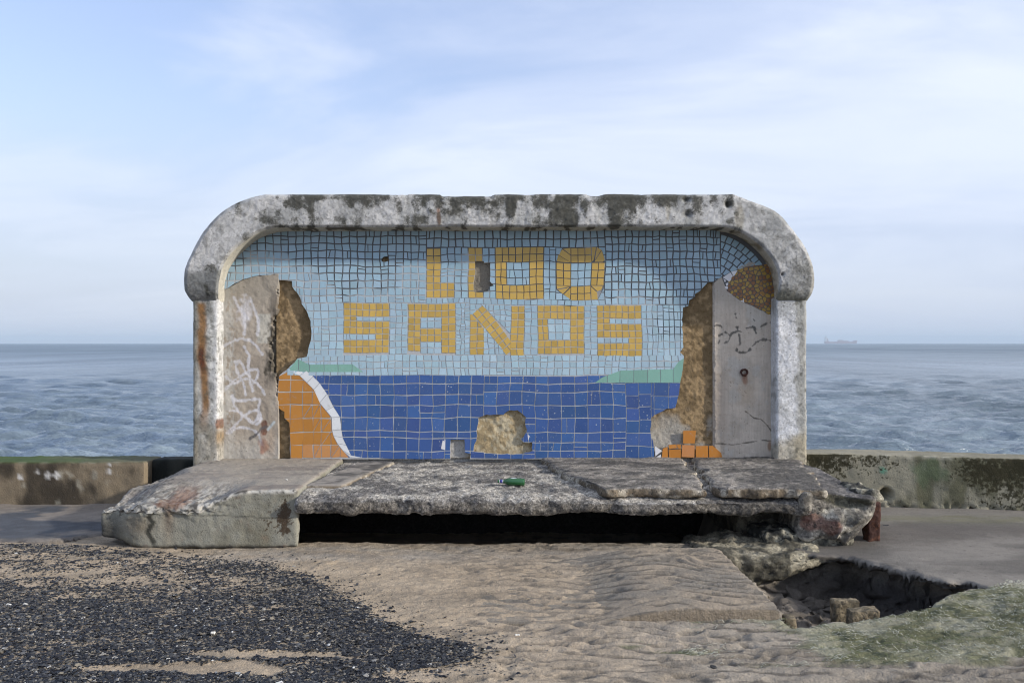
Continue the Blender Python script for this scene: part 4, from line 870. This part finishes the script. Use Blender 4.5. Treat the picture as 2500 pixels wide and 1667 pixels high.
rects(lb, 1041, 1147, 728, 741, 14, 13, cl_lb, 2.3, **kw); rects(lb, 1147, 1280, 730, 745, 17, 15, cl_lb, 2.2, **kw); rects(lb, 1280, 1477, 732, 746, 16, 15, cl_lb, 2.2, **kw)
rects(lb, 676, 838, 740, 872, 18, 18.8, cl_lb, 2.3, **kw); rects(lb, 951, 995, 740, 866, 14.6, 15.5, cl_lb, 2.2, **kw)
rects(lb, 870, 951, 773, 783.5, 15, 10, cl_lb, 2.1, **kw); rects(lb, 838, 917, 816, 830, 16, 14, cl_lb, 2.1, **kw)
rects(lb, 1028, 1079, 774, 801, 17, 13, cl_lb, 2.1, rows=[774, 783, 801], **kw); rects(lb, 1028, 1079, 835, 864, 17, 14, cl_lb, 2.1, **kw)
rects(lb, 1113, 1147, 741, 866, 12, 14, cl_lb, 2.1, split=.2, wob=3.2, **kw); rects(lb, 1147, 1247, 745, 866, 15, 14, cl_lb, 2.1, wob=2.6, **kw)
rects(lb, 1280, 1313, 746, 866, 16, 18.3, cl_lb, 2.2, **kw); rects(lb, 1425, 1456, 746, 866, 15.5, 16, cl_lb, 2.2, **kw)
rects(lb, 1338.5, 1391, 779, 829, 17.5, 16.6, cl_lb, 2.1, rows=[779, 792, 810, 829], **kw); rects(lb, 1487, 1567, 779, 791, 16, 12, cl_lb, 2.1, **kw); rects(lb, 1456, 1534, 824, 837, 15.6, 12, cl_lb, 2.1, **kw)
rects(lb, 1567, 1700, 745, 868, 13.6, 17.3, cl_lb, 2.1, split=.12, **kw)
rects(lb, 700, 1690, 866, 917, 17.6, 16.5, cl_lb, 2.3, rows=[866, 882, 898, 916], **kw)
rects(lb, 700, 838, 870, 884, 17.6, 14, cl_lb, 2.3, **kw) if False else None
o = lb.build('light_blue_tiles', M_tile, None); 
def adopt(o, lab=None):
    for v in (0,): pass
    o.data.transform(__import__('mathutils').Matrix.Translation(-Vector(OFF))); o.parent = sh
    if lab: o['label'] = lab
    return o
adopt(o, 'pale sky blue mosaic tiles around the lettering')
# letters
def letter(cells, lab, extra=None):
    mg = Merge()
    for (x0, x1, y0, y1, pw, ph) in cells: rects(mg, x0, x1, y0, y1, pw, ph, cl_ye, 2.0, split=0, jit=.45, wob=.7, subs=[G_HOLE1])
    for p in (extra or []): tile(mg, p, cl_ye(0, 0), 1.6, subs=[G_HOLE1])
    return adopt(mg.build('letter', M_tile, None), lab)
Y2 = 16.5
letter([(1041.5, 1076, 606, 692, 17, 17.3), (1041.5, 1110, 692, 727, 17.2, 17.5)], 'yellow tiled letter L of LIDO')
letter([(1143.5, 1179, 604, 729, 17.7, 18)], 'yellow tiled letter I of LIDO with its middle broken out')
letter([(1210, 1328, 603.5, 640, 17, 18), (1210, 1328, 695, 731, 17, 18), (1210, 1237, 640, 695, 13.4, 18.3), (1293, 1328, 640, 695, 17.4, 18.3)], 'yellow tiled square letter D of LIDO')
letter([(1392, 1443, 604, 640.5, 17, 18), (1392, 1443, 697, 732.5, 17, 18), (1358, 1392, 641, 697, 17, 18.6), (1443, 1476, 641, 697, 16.5, 18.6)], 'yellow tiled octagonal letter O of LIDO',
       [[(1359, 640), (1362, 622), (1392, 640)], [(1362, 622), (1372, 607), (1392, 622), (1392, 640)], [(1372, 607), (1392, 603), (1392, 622)], [(1443, 603), (1456, 603), (1448, 636), (1443, 640)], [(1456, 603), (1468, 611), (1450, 636)], [(1468, 611), (1476, 636), (1470, 640), (1448, 640)],
        [(1358, 697), (1392, 697), (1360, 707)], [(1360, 708), (1390, 699), (1374, 718)], [(1375, 718), (1392, 699), (1392, 732)], [(1443, 697), (1475, 697), (1470, 708), (1460, 712)], [(1443, 699), (1460, 713), (1460, 732), (1443, 732)]])
def s_let(x0, x1, y, wl, lab):
    t, s1, b1, s2, b2, e = y; letter([(x0, x1, t, s1, 16, 16), (x0, x0+31.5, s1, b1, 16, 11), (x0, x1, b1, s2, 16, 16), (x1-33, x1, s2, b2, 16.5, 14), (x0, x1, b2, e, 16, 16)], lab)
s_let(838, 950, (740, 772.5, 783.5, 816, 830, 862), 0, 'yellow tiled first letter S of SANDS')
letter([(996, 1113, 741, 774, 16.7, 16), (996, 1028, 774, 858, 16, 16.8), (1079, 1113, 774, 862, 17, 17.4), (1028, 1079, 801.5, 835, 17, 16.8)], 'yellow tiled letter A of SANDS')
dg = []
u = np.array((70, 70+14))/np.linalg.norm((70, 84)); v = np.array((-u[1], u[0]))
p0 = np.array((1178., 746.))
for i in range(8):
    for j in range(2):
        a = p0+u*i*16.4+v*j*16.6; q = [tuple(a), tuple(a+u*16.4), tuple(a+u*16.4+v*16.6), tuple(a+v*16.6)]; dg.append(q)
mgN = Merge()
rects(mgN, 1247, 1280, 746, 868, 16.5, 17.3, cl_ye, 2.0, split=0, jit=.4, wob=.7, subs=[])
NB = [(1147, 740), (1247, 740), (1247, 869), (1147, 869)]
for q in dg: tile(mgN, q, cl_ye(0, 0), 2.0, subs=[], keep=NB)
DB = [tuple(p0-u*5-v*2), tuple(p0+u*140-v*2), tuple(p0+u*140+v*33.4), tuple(p0-u*5+v*33.4)]
rects(mgN, 1147, 1181, 768, 867, 17, 16.5, cl_ye, 2.0, split=0, jit=.4, wob=.7, subs=[DB])
adopt(mgN.build('letter', M_tile, None), 'yellow tiled letter N of SANDS')
letter([(1313, 1425, 746, 779, 16, 16.5), (1313, 1425, 829.5, 863, 16, 16.5), (1313, 1338.5, 779, 829.5, 13, 16.6), (1391, 1425, 779, 829.5, 17, 16.6)], 'yellow tiled square letter D of SANDS')
s_let(1456, 1567, (746, 778.5, 791, 823.5, 837, 869), 0, 'yellow tiled last letter S of SANDS')
# orange, white, blue, green
ORG = [(682.5, 918), (703, 908), (731, 917), (749, 934), (767, 951.5), (782, 985), (810, 1020), (813, 1061), (823, 1081.6), (853.5, 1118), (709, 1118), (708, 1056), (707, 1031), (695, 1020), (695, 1005), (679, 995), (679, 949)]
WIN = [(700, 904), (731, 916), (749, 933), (767, 951.5), (782, 985), (797, 1003), (810, 1020), (811, 1052), (815, 1066), (824, 1084), (838, 1101), (856, 1118)]
WOUT = [(703, 901), (747, 903), (764, 917), (780, 934), (800, 962), (815, 992), (831, 1018), (835, 1050), (838, 1069), (847, 1088), (858, 1112), (890, 1119)]
WBAND = [(698, 903)]+WOUT+WIN[::-1]
og = Merge(); OX = [678, 709.5, 740, 764, 784, 808, 832, 860]; OY = [905, 927, 957, 989, 1022, 1056, 1087, 1118]
for i in range(len(OX)-1):
    for j in range(len(OY)-1):
        q = [(OX[i], OY[j]), (OX[i+1], OY[j]), (OX[i+1], OY[j+1]), (OX[i], OY[j+1])]; q = [(a+TR.uniform(-1, 1), b+TR.uniform(-1, 1)) for a, b in q]
        cc = (.42, .185, .035) if j < 6 or i < 2 else (.47, .225, .08)
        if (i, j) in ((2, 3), (3, 3), (3, 4), (4, 4), (4, 5), (5, 6), (3, 6)):
            tile(og, [q[0], q[1], q[3]], cc, 2, subs=[WBAND], keep=ORG); tile(og, [q[1], q[2], q[3]], cc, 2, subs=[WBAND], keep=ORG)
        else: tile(og, q, cc, 1.8, subs=[WBAND], keep=ORG)
adopt(og.build('orange_tiles', M_tile, None), 'orange tiles forming a headland at the lower left'); og = Merge()
co = (.47, .19, .034)
for p in ([(1617, 1092), (1629, 1088), (1629, 1119), (1613, 1119)], [(1631, 1095), (1662, 1095), (1661, 1127), (1631, 1125)], [(1631, 1084), (1650, 1083), (1652, 1092), (1632, 1094)], [(1651, 1083), (1662, 1084), (1661, 1095), (1653, 1092)],
          [(1664, 1085), (1695, 1086), (1695, 1116), (1663, 1114)], [(1666, 1051), (1697, 1051), (1695, 1082), (1666, 1082)], [(1697, 1088), (1727, 1088), (1727, 1119), (1698, 1119)], [(1728.5, 1088), (1738, 1088), (1758, 1107), (1760, 1118), (1728.5, 1119)]):
    tile(og, p, co if p[0][0] != 1664 else (.50, .22, .08), .6, subs=[], jit=.3)
adopt(og.build('orange_tiles', M_tile, None), 'few loose orange tiles clinging at the lower right')
wt = Merge()
for i in range(len(WIN)-1): tile(wt, [WIN[i], WOUT[i], WOUT[i+1], WIN[i+1]], (.66, .68, .70), 1.2, subs=[G_LEFT], jit=.3)
adopt(wt.build('white_tiles', M_tile, None), 'white tiles tracing a curved shoreline')
for lab, L_ in (('white tile pieces beside the golden half sun', ([(1762.8, 677), (1783, 664), (1791, 676), (1779, 688)], [(1784, 663), (1801, 659), (1796, 668), (1791, 675)], [(1764, 680), (1772, 684), (1768, 691)], [(1769, 692), (1777, 689), (1776, 697), (1771, 699)], [(1766, 699), (1776, 699), (1775, 706), (1770, 706)])),
                ('tiny white tile splinter under the golden half sun', ([(1809, 734), (1817, 727), (1818, 738)],)), ('two broken white tiles left of the loose orange ones', ([(1598, 1086), (1616, 1098), (1598, 1112)], [(1600, 1113), (1612, 1106), (1613, 1119), (1598, 1119)])),
                ('white chip at the left of the missing blue tile', ([(1082, 1072), (1102, 1070), (1092, 1100), (1078, 1095)],)), ('white chip at the right edge of the hole in the blue', ([(1284, 1054), (1294, 1063), (1289, 1077), (1275, 1076)],))):
    wt = Merge()
    for p in L_: tile(wt, p, (.66, .66, .68), .7, subs=[], jit=.3, minarea=2)
    adopt(wt.build('white_tiles', M_tile, None), lab)
gt = Merge(); GC = (.195, .375, .315)
for a, b in ((700, 728), (728, 755), (755, 790), (790, 825), (825, 860), (860, 892)): tile(gt, [(a, 870), (b, 870), (b, 912), (a, 912)], GC, 1.4, subs=[G_LEFT], keep=GL, jit=0)
adopt(gt.build('green_tiles', M_tile, None), 'sea green tiles for the left hill'); gt = Merge()
for a, b in ((1445, 1483), (1483, 1514), (1514, 1548), (1548, 1581), (1581, 1612), (1612, 1643), (1643, 1695)): tile(gt, [(a, 850), (b, 850), (b, 940), (a, 940)], GC, 1.4, subs=[G_RIGHT], keep=GR, jit=0)
adopt(gt.build('green_tiles', M_tile, None), 'sea green tiles for the right hill')
bl = Merge(); sb = MISSING+[GL, GR, WBAND, ORG]
rows = [915, 936, 963, 988, 1019, 1052, 1068, 1101, 1119.5]
rects(bl, 740, 1182, 915, 1119.5, 31.6, 30, cl_bl, 2.3, split=.05, jit=.5, rows=rows, wob=1.3, subs=sb)
rects(bl, 1182, 1528, 917, 1119.5, 32, 30, cl_bl, 2.3, split=.05, jit=.5, rows=[917, 936, 957, 989, 1020, 1054, 1079, 1099, 1119.5], wob=1.3, subs=sb)
rects(bl, 1528, 1559.5, 934, 1119.5, 32, 31.5, cl_bl, 1.8, split=0, wob=.8, subs=sb); rects(bl, 1559.5, 1590, 934, 1119.5, 31, 30.5, cl_bl, 1.8, split=0, wob=.8, rows=[934, 961, 992, 1024, 1056, 1089, 1119.5], subs=sb)
rects(bl, 1590, 1597, 934, 1119.5, 7, 33, cl_bl, 1.6, split=0, wob=.5, subs=sb); rects(bl, 1597, 1668, 934, 1030, 32, 31, cl_bl, 1.8, split=0, wob=1, subs=sb)
def clusters(mg, gap=.012):
    n = len(mg.V); B = np.array([np.r_[v.min(0)-gap/2, v.max(0)+gap/2] for v in mg.V]); own = list(range(n))
    def find(i):
        while own[i] != i: i = own[i]
        return i
    for i in range(n):
        for j in np.nonzero((B[:i, 0] < B[i, 3]) & (B[:i, 3] > B[i, 0]) & (B[:i, 2] < B[i, 5]) & (B[:i, 5] > B[i, 2]))[0]:
            a, b = find(i), find(int(j))
            if a != b: own[a] = b
    off = np.cumsum([0]+[len(v) for v in mg.V]); out = {}
    for i in range(n): out.setdefault(find(i), Merge()).add(mg.V[i], [], mg.C[i])
    loc = {}; run = {}
    for i in range(n):
        r = find(i); loc[i] = run.get(r, 0); run[r] = loc[i]+len(mg.V[i])
    for f in mg.F:
        i = int(np.searchsorted(off, f[0], side='right')-1); out[find(i)].F.append([k-off[i]+loc[i] for k in f])
    return sorted(out.values(), key=lambda m: -len(m.V))
for k, m_ in enumerate(clusters(bl)):
    if k == 0: adopt(m_.build('dark_blue_tiles', M_tileb, None), 'large deep blue tiles for the sea')
    elif len(m_.F): adopt(m_.build('dark_blue_tiles', M_tileb, None), 'loose fragment of deep blue tile at the foot of the wall')
# golden sun of broken pieces: Voronoi cells
dm = Merge(); rs = np.random.RandomState(9); pts = []
for _try in range(9000):
    p = (rs.uniform(1768, 1900), rs.uniform(640, 775)); 
    if all((p[0]-q[0])**2+(p[1]-q[1])**2 > 62 for q in pts): pts.append(p)
for k, p in enumerate(pts):
    cell = [(p[0]-14, p[1]-14), (p[0]+14, p[1]-14), (p[0]+14, p[1]+14), (p[0]-14, p[1]+14)]
    for q in pts:
        if q is p or abs(q[0]-p[0]) > 28 or abs(q[1]-p[1]) > 28: continue
        mx, my = (p[0]+q[0])/2, (p[1]+q[1])/2; nx_, ny_ = q[0]-p[0], q[1]-p[1]; out = []
        for i in range(len(cell)):
            a, b = cell[i], cell[(i+1) % len(cell)]; da = (a[0]-mx)*nx_+(a[1]-my)*ny_; db = (b[0]-mx)*nx_+(b[1]-my)*ny_
            if da <= 0: out.append(a)
            if da*db < 0: t = da/(da-db); out.append((a[0]+(b[0]-a[0])*t, a[1]+(b[1]-a[1])*t))
        cell = out
        if len(cell) < 3: break
    if len(cell) >= 3:
        cc = [(.36, .23, .045), (.24, .11, .04), (.30, .16, .035)][rs.choice(3, p=[.5, .3, .2])]
        tile(dm, cell, cc, 1.9, subs=[], keep=DOME, jit=.3, warp=False, minarea=5)
adopt(dm.build('gold_tiles', M_tile, None), 'half sun of broken gold and brown tile pieces')
# grout bed
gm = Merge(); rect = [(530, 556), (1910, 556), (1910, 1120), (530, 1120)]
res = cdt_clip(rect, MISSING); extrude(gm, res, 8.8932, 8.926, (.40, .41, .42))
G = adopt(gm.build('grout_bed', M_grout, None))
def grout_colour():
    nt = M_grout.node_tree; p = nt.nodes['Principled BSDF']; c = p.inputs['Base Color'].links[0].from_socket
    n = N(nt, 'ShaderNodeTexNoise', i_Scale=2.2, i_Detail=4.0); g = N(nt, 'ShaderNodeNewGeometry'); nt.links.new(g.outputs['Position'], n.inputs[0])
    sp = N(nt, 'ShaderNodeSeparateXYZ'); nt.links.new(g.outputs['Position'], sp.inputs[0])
    # canopy shade and dirt painted into the mortar, upper courses and right-hand corner
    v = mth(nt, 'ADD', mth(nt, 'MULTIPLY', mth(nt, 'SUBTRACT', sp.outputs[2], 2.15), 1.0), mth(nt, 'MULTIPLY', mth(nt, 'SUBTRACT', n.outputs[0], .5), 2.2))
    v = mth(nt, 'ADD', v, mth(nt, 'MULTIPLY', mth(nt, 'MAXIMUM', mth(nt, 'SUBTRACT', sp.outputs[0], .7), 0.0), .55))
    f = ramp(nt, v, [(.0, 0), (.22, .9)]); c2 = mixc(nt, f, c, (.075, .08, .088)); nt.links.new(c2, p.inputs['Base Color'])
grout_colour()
# rusty ring fixing
def torus(R, r, nu=24, nv=10):
    a, b = np.meshgrid(np.linspace(0, 2*np.pi, nu, False), np.linspace(0, 2*np.pi, nv, False), indexing='ij')
    P = np.stack([(R+r*np.cos(b))*np.cos(a), r*np.sin(b), (R+r*np.cos(b))*np.sin(a)], -1).reshape(-1, 3); ii = np.arange(nu*nv).reshape(nu, nv)
    return P, np.stack([ii, np.roll(ii, -1, 0), np.roll(np.roll(ii, -1, 0), -1, 1), np.roll(ii, -1, 1)], -1).reshape(-1, 4)
P, Fc = torus(.030, .010); P *= 1+.08*fbm(P*90, 2, 5)[:, None]; SP('ring', P+np.array(WP(1817, 909, 8.875)), Fc, M_rust)
# ------------------------------------------------------------------ bottle
def lathe(prof, m, parent, name, seg=40):
    a = np.linspace(0, 2*np.pi, seg, False); pr = np.array(prof); n = len(pr)
    P = np.stack([np.broadcast_to(pr[:, :1], (n, seg)), pr[:, 1:]*np.cos(a), pr[:, 1:]*np.sin(a)], -1).reshape(-1, 3); ii = np.arange(n*seg).reshape(n, seg)
    Fc = np.stack([ii[:-1], np.roll(ii, -1, 1)[:-1], np.roll(ii, -1, 1)[1:], ii[1:]], -1).reshape(-1, 4)
    return mk(name, P, Fc, m, parent)
bt = empty('glass_bottle', 'empty green glass bottle with blue neck foil lying on the platform', 'bottle', (WP(1248, 0, 7.42)[0], 7.42, .462))
bt.rotation_euler = (0, math.radians(1.5), math.radians(-4))
lathe([(-.112, .0), (-.112, .011), (-.110, .0135), (-.100, .0135), (-.099, .012), (-.06, .0155), (-.045, .021), (-.03, .028), (-.015, .0305), (.10, .0305), (.108, .028), (.112, .022), (.108, .012), (.104, 0)], M_glass, bt, 'bottle_body')
lathe([(-.094, .0137), (-.094, .0142), (-.070, .0162), (-.070, .0157)], M_foil, bt, 'neck_foil')
lathe([(-.070, .0158), (-.070, .0166), (-.066, .0170), (-.066, .0162)], M_silver, bt, 'neck_band'); lathe([(-.098, .0134), (-.098, .0144), (-.0945, .0146), (-.0945, .0138)], M_silver, bt, 'neck_band')
us = np.linspace(-1, 1, 25); P = []
for v_ in np.linspace(-1, 1, 17):
    for u_ in us:
        w = math.sqrt(max(0, 1-v_*v_)); x = .02+.030*u_*w; an = math.radians(105+38*v_); P.append((x, -.0309*math.cos(an), .0309*math.sin(an)))
mk('paper_label', P, gridf(17, 25, flip=True), M_paper, bt)
# ------------------------------------------------------------------ small stones
def pebble(px, py, zt, r, m, lab, cat='stone'):
    D = F*(EYE-zt)/(py-838); x = (px-1250)*D/F
    P, Fc, C = rbox(((-r, -r*.7, -r*.35), (r, r*.7, r*.45)), res=r*.3, r=r*.4, amp=r*.25, fs=(60, 2), seed=int(px))
    o = mk('stone', P, Fc, m); o.location = (x, D, zt+r*.2); o.rotation_euler = (0, 0, px); tag(o, lab, cat)
pebble(1259, 1181, .445, .011, M_stone, 'small white shell just below the green bottle', 'shell'); pebble(700, 1171, .462, .010, M_stone, 'small white chip on the smooth left block', 'stone')
pebble(1742, 1630, .0, .018, M_dstone, 'single dark pebble on bare sand below the slab corner'); pebble(1263, 1550, .0, .012, M_stone, 'white shell fragment on the sand in front of the shelter', 'shell')
pebble(520, 1545, .02, .016, M_stone, 'pale shell among the dark shingle', 'shell'); pebble(2162, 1287, .03, .03, M_dstone, 'dark stone at the foot of the rusted stub')
# ------------------------------------------------------------------ ship
def ship():
    D = 11500.; s = D/F; x0 = (2013-1250)*s; L = 79*s; z0 = -2.5
    e = empty('cargo_ship', 'faint tanker on the horizon to the right of the shelter', 'ship', (x0, D, z0)); e.scale = (1, 1, 1.3)
    mg = Merge(); hw = 22.
    def pr(name, m, pts, w):    # side profile extruded across the beam
        n = len(pts); V = [(x, -w, z) for x, z in pts]+[(x, w, z) for x, z in pts]; Fs = [list(range(n)), list(range(2*n-1, n-1, -1))]+[[i, i+n, (i+1) % n+n, (i+1) % n] for i in range(n)]
        return mk(name, V, Fs, m, e, None, False)
    pr('hull', M_hull, [(6, 0), (0, 14), (0, 24), (50, 24), (55, 20), (L-50, 20), (L-40, 30), (L, 32), (L-8, 14), (L-14, 0)], hw)
    pr('superstructure', M_ship, [(4, 24), (4, 58), (12, 60), (12, 72), (22, 72), (22, 60), (28, 58), (28, 24)], 18); pr('funnel', M_deck, [(30, 24), (32, 50), (42, 50), (44, 24)], 7)
    pr('mast', M_ship, [(16, 72), (17, 88), (19, 88), (20, 72)], 1.5); pr('deck_cargo', M_deck, [(L*.40, 20), (L*.42, 36), (L*.56, 36), (L*.60, 28), (L*.72, 28), (L*.78, 20)], 14)
    pr('deck_crane', M_ship, [(L*.655, 28), (L*.66, 42), (L*.67, 42), (L*.675, 28)], 3); pr('deck_crane', M_ship, [(52, 20), (54, 52), (70, 54), (70, 50), (58, 48), (58, 20)], 3)
ship()
# ------------------------------------------------------------------ haze
hm = bpy.data.materials.new('haze'); hm.use_nodes = True; nt = hm.node_tree; nt.nodes.clear()
ho = N(nt, 'ShaderNodeOutputMaterial'); pv = N(nt, 'ShaderNodeVolumePrincipled'); pv.inputs['Color'].default_value = (.60, .74, .88, 1); pv.inputs['Density'].default_value = .00010; pv.inputs['Anisotropy'].default_value = .0
nt.links.new(pv.outputs[0], ho.inputs['Volume'])
v = [(x, y, z) for x in (-17000, 17000) for y in (-60, 16000) for z in (-5, 110)]
f = [(0, 1, 3, 2), (4, 6, 7, 5), (0, 4, 5, 1), (2, 3, 7, 6), (0, 2, 6, 4), (1, 5, 7, 3)]
o = mk('haze', v, [list(q) for q in f], hm, None, None, False); tag(o, kind='stuff', label='pale sea haze thickening towards the horizon', cat='haze')
